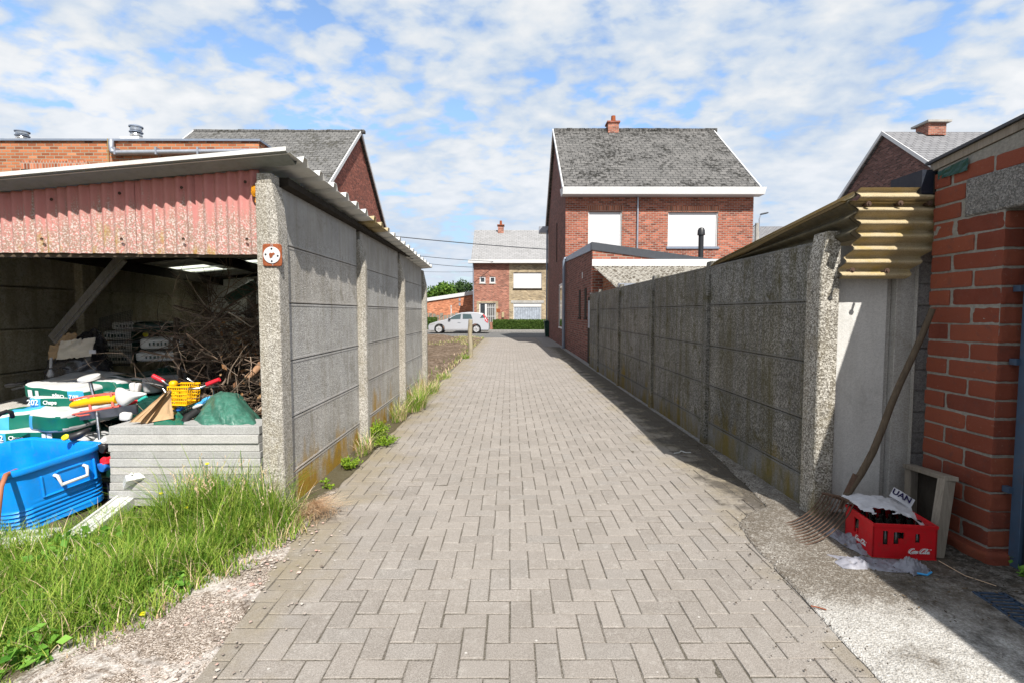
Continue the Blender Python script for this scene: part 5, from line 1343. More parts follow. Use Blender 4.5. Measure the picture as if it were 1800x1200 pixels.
# toy tricycle lying on its side
tr = thing('toy_tricycle', 'child tricycle with white saddle, yellow mudguard and coral carrier lying on its side', 'tricycle', tuple(at(180, 715, 3.85)))
YT = 4.0
def T3(px, py, dy=0): return at(px, py, YT+dy)
mb = MB()
def closed(pts): return pts+[pts[0], pts[1]]
up_ = [T3(204, 690, 0), T3(175, 693, -.01), T3(146, 697, -.01), T3(129, 701), T3(124, 702, .04), T3(131, 705, .06), T3(150, 703, .06), T3(180, 697, .06), T3(204, 694, .05)]
dn_ = [T3(210, 713, -.02), T3(185, 717, -.03), T3(155, 722, -.03), T3(132, 727, -.03), T3(128, 728, .02), T3(140, 730, .04), T3(158, 727, .04)]
mb.tube(up_, .0085, 6).tube(dn_, .0085, 6)
for a_, b_ in (((156, 695), (159, 719)), ((195, 691), (199, 714))): mb.tube([T3(*a_, -.012), T3(*b_, -.03)], .010, 6)
mb.build('carrier', M['coral'], tr, smooth=60)
pts = [T3(127, 712, .01), T3(131, 711), T3(150, 707), T3(170, 703.5), T3(190, 701.5), T3(206, 701)]
MB().tube(pts, [.022, .031, .036, .037, .036, .033], 12).build('mudguard', M['yellow'], tr, smooth=60)
so = [(965, 810), (1000, 795), (1060, 833), (1130, 853), (1230, 853), (1300, 866), (1316, 882), (1300, 898), (1230, 920), (1150, 960), (1090, 1012), (1040, 1028), (990, 990), (962, 920), (957, 860)]
so = [T3(60+a/6.67, 560+b/6.67, -.06) for a, b in so]; sc_ = sum(so, Vector())/len(so); sc_ = sc_+(so[5]-sc_)*-.12
mb = MB(); rows = []
for k_, dy in ((.55, .03), (.9, .028), (1.0, .012), (1.02, 0), (.98, -.014), (.88, -.024), (.65, -.031), (.35, -.034), (.02, -.035)):
    rows.append([sc_.lerp(p, k_)+Vector((0, dy, 0)) for p in so])
n = len(so); vs = [v for r_ in rows for v in r_]
mb.add(vs, [(r_*n+i, r_*n+(i+1) % n, (r_+1)*n+(i+1) % n, (r_+1)*n+i) for r_ in range(len(rows)-1) for i in range(n)]+[tuple(range(n))])
o = mb.build('saddle', M['white_pl'], tr, smooth=180, weld=True)
o.modifiers.new('smooth', 'SUBSURF').render_levels = 1
for (px_, py_), (qx, qy) in (((157, 664), (166, 703)), ((176, 775), (170, 722))):
    a = T3(px_, py_, .05 if py_ < 700 else -.02); b = T3(qx, qy, .03)
    MB().tube([a, b], .0125, 8).build('axle', M['steel'], tr, smooth=60)
    d = (b-a).normalized()
    Mq = d.to_track_quat('Z', 'Y').to_matrix().to_4x4(); Mq.translation = a-d*.01
    tl = Euler((R(-12), R(6), 0)).to_matrix().to_4x4()
    Mq = Matrix.Translation(a) @ (Euler((R(14), R(-6), 0)).to_matrix().to_4x4())
    wv = MB().lathe([(0, -.018), (.05, -.018), (.066, -.014), (.076, -.010), (.076, .012), (.070, .016), (0, .016)], n=26, M=Mq).build('wheel', M['white_pl'], tr, smooth=40)
    MB().lathe([(0, -.0205), (.058, -.0195), (.058, -.0185)], n=20, M=Mq).build('tread', M['greypl'], wv)
solid(MB().grid(lambda u_, v_: tuple(at(140+100*u_, 722+16*v_-12*u_, YT+.01+.06*v_)), 12, 6), (0, .02, -.004)).build('floor_plate', M['greypl'], tr)
MB().tube([T3(208, 712, .03), T3(228, 708, .03), T3(243, 704, .05)], [.012, .016, .014], 8).build('frame_tube', M['redpl'], tr, smooth=60)
MB().tube([T3(241, 706, .05), T3(250, 700, .05), T3(258, 696, .06)], .013, 8).build('frame_joint', M['teal'], tr, smooth=60)
MB().rbox(.09, .06, .075, e=3, n=6, M=TRS(T3(222, 731, -.05)), crump=.008, seed=3, fs_=30).build('pedal', M['white_pl'], tr, smooth=180)
q = T3(238, 680, .14)
tag(MB().rbox(.04, .05, .08, e=4, n=6, M=TRS(q+Vector((-.018, 0, 0)), ry=R(-6))).rbox(.035, .05, .08, e=4, n=6, M=TRS(q+Vector((.022, 0, -.004)), ry=R(8))).build('white_toy_shoes', M['white_pl'], smooth=180), 'pair of small white toy blocks behind the saddle', 'toy')
# yellow tipped black grip
o = MB().tube([T3(126, 768, -.14), T3(138, 764, -.13), T3(152, 757, -.1), T3(158, 753, -.05)], [.034, .032, .022, .012], 10).build('scooter_grip', M['black'], smooth=60)
tag(o, 'black scooter grip with lemon yellow tip beside the green bag', 'scooter grip')
MB().rbox(.062, .03, .045, e=2.3, n=8, M=TRS(T3(115, 768, -.165), ry=R(-30))).build('tip', M['lemon'], o, smooth=180, local=True)
o = MB().tube([at(11, 677, 4.5), at(28, 675, 4.5), at(47, 671, 4.52)], .018, 8).tube([at(22, 684, 4.5), at(40, 680, 4.5), at(50, 679, 4.52)], .010, 6).tube([at(46, 678, 4.52), at(51, 668, 4.55)], .025, 8).build('bicycle_handlebar', M['black'], smooth=60)
tag(o, 'black bicycle handlebar end sticking out left of the bags', 'handlebar')
o = MB().tube([at(-10, 735, 3.9), at(2, 726, 3.9), at(12, 722, 3.9), at(20, 724, 3.92), at(22, 732, 3.95)], .016, 8).build('worn_tube', M['rubber'], smooth=60)
tag(o, 'curved black rubber tube end at the left picture edge above the bags', 'tube')
tag(MB().add([tuple(at(-40, 726, 4.3)), tuple(at(70, 715, 4.6)), tuple(at(60, 692, 4.9)), tuple(at(-40, 716, 4.9)), tuple(at(-40, 735, 4.3)), tuple(at(70, 724, 4.6)), tuple(at(60, 701, 4.9)), tuple(at(-40, 725, 4.9))], [(0, 1, 2, 3), (7, 6, 5, 4), (0, 4, 5, 1), (1, 5, 6, 2), (2, 6, 7, 3), (3, 7, 4, 0)]).build('grey_board', M['lip_c']), 'flat grey board tilted behind the cement bags', 'board')
# children's bicycle with red grips and yellow basket
YK = 4.25
kb = thing('child_bicycle', 'child bicycle handlebar with red grips and a yellow basket', 'bicycle', tuple(at(315, 690, YK)))
B3 = lambda px, py, dy=0: at(px, py, YK+dy)
MB().tube([B3(285, 668), B3(297, 676), B3(312, 681, -.04), B3(330, 683, -.06), B3(348, 682, -.05), B3(362, 677, 0), B3(372, 672, .03)], .010, 8).tube([B3(256, 671, .02), B3(272, 674, .02), B3(288, 678, .02)], .009, 6).tube([B3(286, 682, -.03), B3(300, 700, -.05), B3(316, 717, -.04)], .006, 6).tube([B3(330, 664, .1), B3(345, 674, .1), B3(362, 680, .08), B3(385, 679, .08)], .010, 6).build('handlebar', M['steel'], kb, smooth=60)
for a_, b_ in (((269, 660), (289, 670)), ((364, 675), (386, 666))):
    MB().tube([B3(*a_, .01), B3(*b_, .01)], [.020, .018], 10).build('grip', M['redpl'], kb, smooth=60)
bk = MB(); NB, NR = 9, 5
tl, tr_, bl, br = B3(294, 680, -.1), B3(330, 680, -.1), B3(299, 711, -.1), B3(327, 712, -.1)
dv = Vector((0, .17, .01))
for d_ in (Vector((0, 0, 0)), dv):
    for i in range(NB+1):
        t = i/NB; bk.tube([(tl+d_).lerp(tr_+d_, t), (bl+d_).lerp(br+d_, t)], .0045, 4)
    for j in range(NR+1):
        t = j/NR; bk.tube([(tl+d_).lerp(bl+d_, t), (tr_+d_).lerp(br+d_, t)], .0055 if j not in (0, NR) else .008, 4)
for (a_, b_) in ((tl, bl), (tr_, br)):
    for j in range(NR+1):
        p_ = a_.lerp(b_, j/NR); bk.tube([p_, p_+dv], .0045, 4)
for i in range(NB+1):
    p_ = bl.lerp(br, i/NB); bk.tube([p_, p_+dv], .0045, 4)
bk.build('basket', M['yellow'], kb)
dl = thing('toy_doll', 'small yellow toy doll with round helmet sitting by the basket', 'toy', tuple(B3(305, 690)))
MB().rbox(.065, .07, .06, e=2.2, n=8, M=TRS(B3(305, 674, -.03))).build('helmet', M['yellow'], dl, smooth=180)
MB().rbox(.05, .05, .03, e=2.5, n=6, M=TRS(B3(305, 681, -.035))).build('face', M['black'], dl, smooth=180)
MB().rbox(.075, .06, .085, e=3, n=8, M=TRS(B3(305, 691, -.02)), crump=.006, fs_=30).build('body', M['lemon'], dl, smooth=180)
MB().rbox(.07, .06, .05, e=2.3, n=8, M=TRS(B3(302, 716, -.06))).rbox(.05, .06, .04, e=2.3, n=6, M=TRS(B3(296, 705, -.06))).build('leg', M['yellow'], dl, smooth=180)
for nm, lbl, px_, py_, m_, sx in (('toy_car', 'tiny blue toy lying under the yellow basket', 317, 718, 'bluepl', .06), ('toy_brick', 'tiny black toy piece beside the blue toy', 309, 720, 'black', .06), ('toy_bat', 'red and teal toy stick beside the cardboard', 286, 700, 'redpl', .10)):
    tag(MB().rbox(sx, .05, .035, e=3, n=6, M=TRS(B3(px_, py_, -.05), ry=R(-20))).build(nm, M[m_], smooth=180), lbl, 'toy')
tag(MB().rbox(.09, .06, .05, e=3, n=6, M=TRS(B3(366, 703, 0), ry=R(-25)), crump=.01).rbox(.10, .06, .03, e=3, n=6, M=TRS(B3(354, 709, 0), ry=R(-25)), crump=.01).build('plastic_wrapper', M['bagblue'], smooth=180), 'crumpled light blue and white plastic wrapper beside the green tarpaulin', 'wrapper')
tag(MB().rbox(.10, .05, .03, e=3, n=6, M=TRS(B3(350, 713, -.01), ry=R(-25)), crump=.01).build('white_wrapper', M['white_pl'], smooth=180), 'scrap of white wrapper next to the light blue one', 'wrapper')
o = MB().tube([B3(375, 700, .1), B3(376, 685, .1)], .012, 8).build('short_rod', M['steel'], smooth=60)
tag(o, 'short chromed rod standing behind the green tarpaulin', 'rod')
# cardboard sheets
cb = thing('cardboard_sheets', 'bent brown cardboard sheets leaning against the concrete slabs', 'cardboard', tuple(at(265, 720, 3.95)))
for k, (pa, pb, pc, pd, dy) in enumerate((((226, 742), (246, 742), (277, 688), (262, 700), 0), ((245, 744), (258, 744), (279, 690), (274, 690), .03), ((252, 744), (304, 735), (279, 690), (277, 690), .06))):
    a, b, c, d = [at(*q_, 3.71+dy) for q_ in (pa, pb, pc, pd)]
    def cf(u_, v_, a=a, b=b, c=c, d=d, k=k):
        v = (a.lerp(b, u_)).lerp(d.lerp(c, u_), v_); return (v.x, v.y+.12*v_+.015*mn.noise(Vector((u_*4, v_*3, k)))+.02*math.sin(u_*3), v.z)
    solid(MB().grid(cf, 10, 10), (0, .006, 0)).build('sheet', M['card'], cb)
# green tarpaulins
def tarp(u_, v_):
    px = 335+121*u_
    hump = [0, .30, .62, .88, 1, 1.0, .92, .7, .42, .1]
    t = u_*(len(hump)-1); i = min(int(t), len(hump)-2); h = hump[i]+(hump[i+1]-hump[i])*(t-i)
    top = 745-59*h
    py = 752+(top-752)*math.sin(v_*math.pi/2)
    Y = 3.73+.45*v_**1.3
    p = at(px, py, Y)
    fo = u_+.28*(v_-.5)*(1 if u_ < .5 else -.6)+.10*mn.noise(Vector((u_*3, v_*2, 2)))
    w = .075*abs(math.sin(fo*11))**1.2*(.35+.65*v_)+.03*abs(mn.noise(Vector((u_*6, v_*3, 5))))+.006*mn.noise(Vector((u_*22, v_*18, 1)))
    return (p.x+w*.3, p.y-w, p.z+w*.5*(1-v_))
o = MB().grid(tarp, 70, 44); o.grid(lambda u_, v_: tuple(Vector(tarp(u_, 1))+Vector((0, .35*v_, -.5*v_*v_))), 40, 8)
tag(o.build('green_tarpaulin', M['green_tarp'], smooth=180), 'crumpled green tarpaulin heaped behind the concrete slabs', 'tarpaulin')
def tarp2(u_, v_):
    p = at(258+90*u_, 746-27*math.sin(math.pi*min(1, u_*1.2))*v_-4*v_*u_, 3.71+.3*v_)
    return (p.x, p.y, p.z+.03*mn.noise(Vector((u_*7, v_*5, 8)))*v_)
tag(MB().grid(tarp2, 40, 20).build('green_sheet', M['green'], smooth=180), 'smooth bright green plastic sheet lying flat beside the tarpaulin', 'sheet')
tag(MB().tube([at(324, 744, 3.84), at(330, 732, 3.88), at(345, 723, 3.9), at(352, 727, 3.95)], .03, 8).build('black_hose', M['rubber'], smooth=60), 'short black hose end between the two green sheets', 'hose')
# brushwood
bw = MB(); r3 = random.Random(4)
def brtop(x, y):
    u_ = (x+3.6)/1.85
    return max(.25, 1.12+.62*max(0, min(1, u_*1.5))-.2*max(0, 5.0-y)-.10*max(0, y-6)+.12*math.sin(x*7+y*3))
def twig(p, d, L, r, depth=0):
    pts = [p]; n = 5; q = p.copy(); d = d.normalized()
    for i in range(n):
        d = (d+Vector((r3.gauss(0, .17), r3.gauss(0, .17), r3.gauss(0, .14)))).normalized(); q = q+d*L/n; pts.append(q.copy())
    for v in pts:
        v.x = min(v.x, -1.79); v.x = max(v.x, -4.9); v.z = max(v.z, .03); v.y = max(v.y, 4.12)
    bw.tube(pts, [r*(1-.75*i/n) for i in range(n+1)], 4 if r < .008 else 6, cap=False)
    if depth < 2:
        for k in range(2 if depth else 3):
            i = r3.randint(1, n-1); twig(pts[i], d+Vector((r3.gauss(0, .7), r3.gauss(0, .7), r3.gauss(0, .6))), L*.5, r*.55, depth+1)
for k in range(430):
    y = 4.35+2.6*r3.random()**1.3; xl_ = at(300, 600, y).x+.1
    x = r3.uniform(xl_, -1.9); h = brtop(x, y); z = h*(.15+.85*r3.random()**.7)
    a = r3.random()*6.28; d = Vector((math.cos(a), .5*math.sin(a), r3.gauss(.1, .45)))
    L = r3.uniform(.35, 1.1); p = Vector((x, y, z))-d.normalized()*L*.4
    twig(p, d, L, r3.choice((.003, .004, .005, .007, .010)))
for k in range(70):
    y = r3.uniform(4.15, 4.6); x = r3.uniform(at(350, 600, y).x, -1.84); z = r3.uniform(.55, 1.25)
    a = r3.random()*6.28; d = Vector((math.cos(a), .3*math.sin(a), r3.gauss(.1, .6)))
    twig(Vector((x, y, z)), d, r3.uniform(.2, .55), r3.choice((.0025, .0035, .005)), 1)
for k in range(26):
    y = r3.uniform(5.2, 6.8); x = r3.uniform(at(330, 500, y).x, -2.0)
    twig(Vector((x, y, 1.2)), Vector((r3.gauss(0, .4), 0, 1)), r3.uniform(.4, .75), .006)
tag(bw.build('brushwood', M['twig']), 'dark tangled heap of dry branches and twigs filling the right of the shed', 'brushwood', kind='stuff')
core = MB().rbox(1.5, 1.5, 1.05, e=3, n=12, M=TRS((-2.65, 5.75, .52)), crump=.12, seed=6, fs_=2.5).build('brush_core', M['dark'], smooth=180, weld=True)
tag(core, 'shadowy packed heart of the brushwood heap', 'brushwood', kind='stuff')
dl_ = MB()
pts = []
for k in range(420):
    y = r3.uniform(4.25, 5.2); x = r3.uniform(at(385, 600, y).x, -1.85); pts.append((x, y, brtop(x, y)*r3.uniform(.35, .9)))
leafcloud(dl_, pts, .034)
tag(dl_.build('dead_leaves', M['deadleaf']), 'curled brown dead leaves caught in the brushwood', 'leaves', kind='stuff')
mb = MB().tube([at(432, 665, 4.2), at(445, 655, 4.25), at(462, 636, 4.35), at(470, 628, 4.5)], [.022, .028, .030, .03], 8)
tag(mb.build('cut_branch', mk_wood('peeled_branch', (.24, .13, .075), (.36, .22, .13)), smooth=60), 'thick peeled reddish branch poking out beside the concrete post', 'branch')
tag(MB().tube([at(311, 560, 5.0), at(309, 600, 4.95), at(312, 640, 4.9), at(318, 668, 4.85)], [.025, .028, .026, .022], 7).build('upright_stake', M['bark'], smooth=60), 'upright forked stick standing at the left of the brushwood', 'branch')
q = at(424, 513, 7.0)
MBs = MB().rbox(.42, .25, .15, e=7, n=8, M=TRS(q, rx=R(20), ry=R(-28)), mifn=lambda ax, sg, p: 0 if ax == 2 else 1)
tag(MBs.build('white_green_sack', [M['bagwhite'], M['green_tarp']], smooth=60, weld=True), 'white and green sack tilted on top of the brushwood at the back', 'sack')
tag(MB().box((at(433, 510, 7.4).x, 7.4, 1.2), (at(447, 510, 7.4).x, 7.45, at(440, 490, 7.4).z)).build('pale_post', M['lip_c']), 'pale post behind the brushwood sack', 'post')
# concrete slabs
sx1 = at(455, 760, 3.66).x; sx0 = at(189, 760, 3.66).x
z = at(320, 749, 3.66).z; ths = (.064, .064, .064, .050, .062, .062, .056, .058, .06, .06, .06)
names = ['topmost', 'second', 'third', 'thin dark fourth', 'pale fifth', 'sixth', 'seventh', 'eighth', 'ninth', 'tenth', 'lowest']
for k, t in enumerate(ths):
    if z-t < 0: break
    dx = rnd.uniform(-.012, .012); dy = rnd.uniform(-.008, .01)
    o = MB().box((sx0+dx+(.006 if k == 0 else 0), 3.66+dy, z-t+.002), (sx1+dx*.5, 3.93+dy, z)).build('concrete_slab', M['slab_c2'] if k in (1, 2, 4, 5) else M['slab_c'], bevel=.004)
    tag(o, '%s grey concrete slab counted from the top of the pile' % names[k], 'slab', 'stacked concrete slabs')
    z -= t
    if k >= 9: break
MB_ = MB().box((sx0+.1, 3.72, -.05), (sx1-.1, 4.0, z)).build('slab_bearer', M['wood_grey']); tag(MB_, 'timber bearer hidden in grass under the slab pile', 'timber')
# blue tub
tb = thing('blue_tub', 'big blue plastic tub with white handle lying tilted in the grass', 'tub', (-3.5, 3.6, 0))
L0, W0 = 1.0, .62
def tubring(t, inset=0.0, n=72):
    """rounded rectangle at height t (0..1)"""
    k = .96+.04*t
    a, b = L0/2*k-inset, W0/2*k-inset; r = .13-inset*.5; out = []
    for (cx, cy, a0) in ((a-r, b-r, 0), (-(a-r), b-r, 90), (-(a-r), -(b-r), 180), (a-r, -(b-r), 270)):
        for i in range(n//4):
            th = R(a0+90*i/(n//4-1)); out.append((cx+r*math.cos(th), cy+r*math.sin(th)))
    return out
TM = TRS((-3.64, 3.70, .045), R(-20), R(6), R(0))
Ht = .39
mb = MB(); rings = []
def ribd(t):
    if .06 < t < .42: return -.011*max(0, math.sin((t-.06)/.36*math.pi*5*2-math.pi/2)*.5+.5)+.008
    return .008 if t <= .06 else 0
tl_ = [i/44 for i in range(45)]
for t in tl_:
    rg = tubring(t)
    row = []
    for (x, y) in rg:
        ln = math.hypot(x, y); o_ = ribd(t-.05*math.sin(y*6)) if x > 0 else 0
        row.append((x+o_*(1 if x > 0 else -1)*(abs(x) > L0*.3), y+o_*(1 if y > 0 else -1)*.6, t*Ht+(.05*math.sin((y/W0)*3.0)*0)))
    rings.append(row)
rim = [(0, .024, 0.0), (0, .030, .012), (0, .026, .03), (0, .0, .036), (0, -.014, .03)]
base = tubring(1.0)
def offs(rg, d):
    n = len(rg); out = []
    for i in range(n):
        a = Vector(rg[(i-1) % n]); b = Vector(rg[(i+1) % n]); tn = (b-a)
        if tn.length < 1e-9: tn = Vector((1, 0))
        tn.normalize(); out.append((rg[i][0]+tn.y*d, rg[i][1]-tn.x*d))
    return out
def rimz(x, y): return .035*math.cos((x/(L0/2))*math.pi)*-.5+.02*(x/(L0/2))
for _, d, dz in rim: rings.append([(x, y, Ht+dz-.02) for x, y in offs(base, d)])
for t in (.98, .7, .4, .1, .05): rings.append([(x, y, t*Ht+.01) for x, y in tubring(t, .022)])
n = len(rings[0]); vs = [(v[0], v[1], v[2]+rimz(v[0], v[1])*(v[2]/Ht)**2) for row in rings for v in row]; fs = []
for r_ in range(len(rings)-1):
    for i in range(n):
        j = (i+1) % n; fs.append((r_*n+i, r_*n+j, (r_+1)*n+j, (r_+1)*n+i))
fs.append(tuple(range(n-1, -1, -1))); fs.append(tuple((len(rings)-1)*n+i for i in range(n)))
mb.add(vs, fs, 0, TM); mb.build('tub_shell', M['blue'], tb, smooth=50, weld=True)
E = L0/2*.965
def TE(y, z, d=0): return TM @ Vector((E+d+.012*(z/Ht-.5), y, z))
hb = MB().tube([TE(-.03, .325, -.01), TE(-.03, .32, .045), TE(-.02, .255, .055), TE(.14, .255, .055), TE(.15, .32, .045), TE(.15, .325, -.01)], .0125, 8)
hb.build('handle', M['white_pl'], tb, smooth=50)
fr = MB()
for (y0_, y1_, z0_, z1_) in ((-.115, -.10, .19, .35), (.21, .225, .19, .35), (-.115, .225, .19, .205), (-.02, .14, .335, .352)):
    vs = [TE(y0_, z0_, -.02), TE(y1_, z0_, -.02), TE(y1_, z1_, -.02), TE(y0_, z1_, -.02), TE(y0_, z0_, .018), TE(y1_, z0_, .018), TE(y1_, z1_, .018), TE(y0_, z1_, .018)]
    fr.add(vs, [(3, 2, 1, 0), (4, 5, 6, 7), (0, 1, 5, 4), (1, 2, 6, 5), (2, 3, 7, 6), (3, 0, 4, 7)])
fr.build('handle_frame', M['blue'], tb, bevel=.006)
tag(MB().tube([at(44, 830, 3.45), at(28, 826, 3.35), at(10, 834, 3.2), at(2, 855, 3.12), at(-2, 890, 3.1), at(-6, 930, 3.08)], .014, 8).build('garden_hose', M['hose'], smooth=60), 'terracotta coloured hose looped over the rim of the blue tub', 'hose')
# white plastic profiles under the tub
def prof3(label, a, b, w, h, name='white_profile', rot=0):
    mb = MB().bar(a, b, w, h)
    d = (b-a).normalized(); x = d.cross(Vector((0, 0, 1))).normalized()
    mb.bar(a+x*w*.2+Vector((0, 0, h*.5)), b+x*w*.2+Vector((0, 0, h*.5)), w*.12, .02).bar(a-x*w*.42+Vector((0, 0, h*.5)), b-x*w*.42+Vector((0, 0, h*.5)), w*.14, .03)
    tag(mb.build(name, M['white_pl'], bevel=.004), label, 'profile', 'white plastic profiles in the grass')
prof3('white plastic window profile sticking out beyond the tub towards the slabs', gnd(118, 962, .06), gnd(222, 880, .10), .13, .07)
prof3('white plastic profile lying flat under the near side of the tub', gnd(-60, 958, .045), gnd(95, 946, .05), .16, .06)
prof3('stub of white profile standing against the foot of the slabs', gnd(205, 885, .05)+Vector((0, .1, 0)), gnd(218, 870, .2)+Vector((0, .12, .1)), .12, .05)
prof3('broken white panel piece at the edge of the tall grass', gnd(110, 985, .05), gnd(205, 945, .04), .10, .03)
tag(MB().box((-3.3, 3.86, 0), (-2.95, 3.98, .18), M=None).build('junk_box', M['navy'], bevel=.01), 'dark box wedged between the tub and the slabs', 'box')
for lb_, px_, py_, m_ in (('small red plastic scrap between tub and slabs', 187, 808, 'redpl'), ('small blue plastic scrap between tub and slabs', 184, 818, 'bluepl'), ('dark cloth scrap under the lower toy wheel', 184, 785, 'black')):
    tag(MB().rbox(.07, .08, .06, e=2.6, n=7, M=TRS(at(px_, py_, 3.76)), crump=.02, seed=px_, fs_=20).build('plastic_scrap' if m_ != 'black' else 'cloth_scrap', M[m_], smooth=180), lb_, 'scrap')

# ------------------------------------------------------------------ things by the brick pillar
# crate of small bottles
c_br, c_bf, c_l = gnd(1641, 990), gnd(1533, 984), gnd(1473, 942)
cw = (c_br-c_bf).length; cdv = (c_l-c_bf).length
cw = .355; dep = .31; rzc = math.atan2((c_br-c_bf).y, (c_br-c_bf).x)
CM_ = TRS((c_bf.x, c_bf.y, .012), rzc)
cr = thing('bottle_crate', 'red plastic crate of small glass bottles with white script lettering', 'crate', tuple(c_bf))
Hc = at(1533, 919, c_bf.y).z-.012; w_ = .008
def cwall(holes, L_, M2, name):
    xs = sorted({0, L_, *[h[0] for h in holes], *[h[1] for h in holes]}); zs = sorted({0, Hc, *[h[2] for h in holes], *[h[3] for h in holes]})
    mb = MB()
    for a, b in zip(xs, xs[1:]):
        for c_, d in zip(zs, zs[1:]):
            if any(h[0] <= (a+b)/2 <= h[1] and h[2] <= (c_+d)/2 <= h[3] for h in holes): continue
            mb.box((a, 0, c_), (b, w_, d), 0, M2)
    mb.box((-.003, -.004, Hc-.018), (L_+.003, -.0005, Hc), 0, M2).box((0, -.003, 0), (L_, -.0005, .012), 0, M2)
    return mb.build(name, M['crate_red'], cr, weld=False)
hf = [(.055, .085, .09, .175), (.115, .145, .095, .17), (.145, .175, .13, .17), (.235, .262, .11, .165)]
cwall(hf, cw, CM_, 'front_panel')
ML = CM_ @ TRS((0, dep, 0), R(-90))
cwall([(.10, .125, .08, .175), (.125, .14, .11, .175), (.14, .155, .08, .175)], dep, ML, 'end_panel')
cwall([(.1, .2, .09, .17)], dep, CM_ @ TRS((cw, 0, 0), R(90)), 'end_panel')
cwall([], cw, CM_ @ TRS((cw, dep, 0), R(180)), 'back_panel')
MB().box((.01, .01, .005), (cw-.01, dep-.01, .012), 0, CM_).build('base', M['crate_red'], cr)
dv_ = MB()
for k in range(1, 6): dv_.box((cw*k/6-.002, .012, .012), (cw*k/6+.002, dep-.012, Hc*.5), 0, CM_)
for k in range(1, 4): dv_.box((.012, dep*k/4-.002, .012), (cw-.012, dep*k/4+.002, Hc*.5), 0, CM_)
dv_.build('divider', M['crate_red'], cr)
btl = None
for i in range(6):
    for j in range(4):
        if rnd.random() < .08: continue
        p_ = CM_ @ Vector((cw*(i+.5)/6, dep*(j+.5)/4, .014))
        if btl is None:
            btl = thing('glass_bottle', 'empty small glass bottle standing in the red crate', 'bottle', p_, 'bottles in the red crate')
            MB().lathe([(0, 0), (.024, .001), (.026, .02), (.0235, .06), (.026, .10), (.02, .13), (.0125, .155), (.0115, .175), (.0135, .18), (.0135, .19), (.009, .191)], n=14).build('glass', M['bottle'], btl, smooth=60, local=True)
        else:
            b2 = copy_tree(btl); b2.location = p_; b2.rotation_euler.z = rnd.random()
# script lettering built from pen strokes
def ribbon(mb, pts, wid, M2, thick=.0012):
    P = [Vector((p[0], p[1])) for p in pts]
    Q = []
    for i in range(len(P)-1):
        p0, p1, p2, p3 = P[max(i-1, 0)], P[i], P[i+1], P[min(i+2, len(P)-1)]
        for k in range(5):
            t = k/5; Q.append(.5*((2*p1)+(-p0+p2)*t+(2*p0-5*p1+4*p2-p3)*t*t+(-p0+3*p1-3*p2+p3)*t**3))
    Q.append(P[-1]); n = len(Q); vs = []
    for i, q_ in enumerate(Q):
        d = (Q[min(i+1, n-1)]-Q[max(i-1, 0)]); d = d.normalized() if d.length > 1e-9 else Vector((1, 0))
        nx = Vector((-d.y, d.x)); e = min(1, .35+3*min(i, n-1-i)/n)
        w2 = wid*.5*e*(.6+.7*abs(d.y))
        vs += [(q_.x+nx.x*w2, q_.y+nx.y*w2, thick), (q_.x-nx.x*w2, q_.y-nx.y*w2, thick)]
    mb.add(vs, [(2*i, 2*i+1, 2*i+3, 2*i+2) for i in range(n-1)], 0, M2)
def script(Mw, size):
    mb = MB(); s_ = size
    C1 = [(1.05, .80), (1.15, .98), (.95, 1.02), (.55, .70), (.30, .25), (.38, 0), (.62, .02), (.85, .25)]
    C1b = [(.25, -.10), (.05, .15), (.20, .75), (.62, 1.10), (.95, 1.02)]
    o_ = [(.25, .50), (.05, .28), (.10, .03), (.28, .05), (.42, .30), (.34, .50), (.20, .46)]
    c_ = [(.40, .42), (.30, .52), (.08, .28), (.12, .02), (.38, .18)]
    a_ = [(.40, .45), (.22, .50), (.05, .22), (.14, .02), (.32, .22), (.42, .50), (.36, .12), (.46, .02), (.60, .16)]
    l_ = [(.05, .10), (.30, .60), (.42, 1.0), (.34, 1.05), (.14, .45), (.14, .05), (.26, .02), (.42, .2)]
    tail1 = [(.25, -.08), (.6, -.22), (1.2, -.10), (1.7, -.16)]
    tail2 = [(2.9, .98), (3.4, 1.18), (4.2, .98), (4.75, 1.02), (4.55, .82)]
    def put(pts, ox, w=.2): ribbon(mb, [((p[0]+ox+p[1]*.12)*s_, p[1]*s_) for p in pts], w*s_, Mw)
    put(C1, 0, .18); put(C1b, 0, .08); put(o_, .78); put(c_, 1.15); put(a_, 1.50); put(tail1, .1, .10)
    put([(2.05, .38), (2.3, .38)], 0, .12)
    put(C1, 2.25, .18); put(C1b, 2.25, .08); put(o_, 3.05); put(l_, 3.42); put(a_, 3.85); put(tail2, -.1, .10)
    return mb
script(CM_ @ Matrix.Translation((.195, -.003, .048)) @ Euler((R(90), 0, 0)).to_matrix().to_4x4(), .027).build('script_lettering', M['printwhite'], cr)
script(ML @ Matrix.Translation((.125, -.003, .045)) @ Euler((R(90), 0, 0)).to_matrix().to_4x4(), .027).build('script_lettering', M['printwhite'], cr)
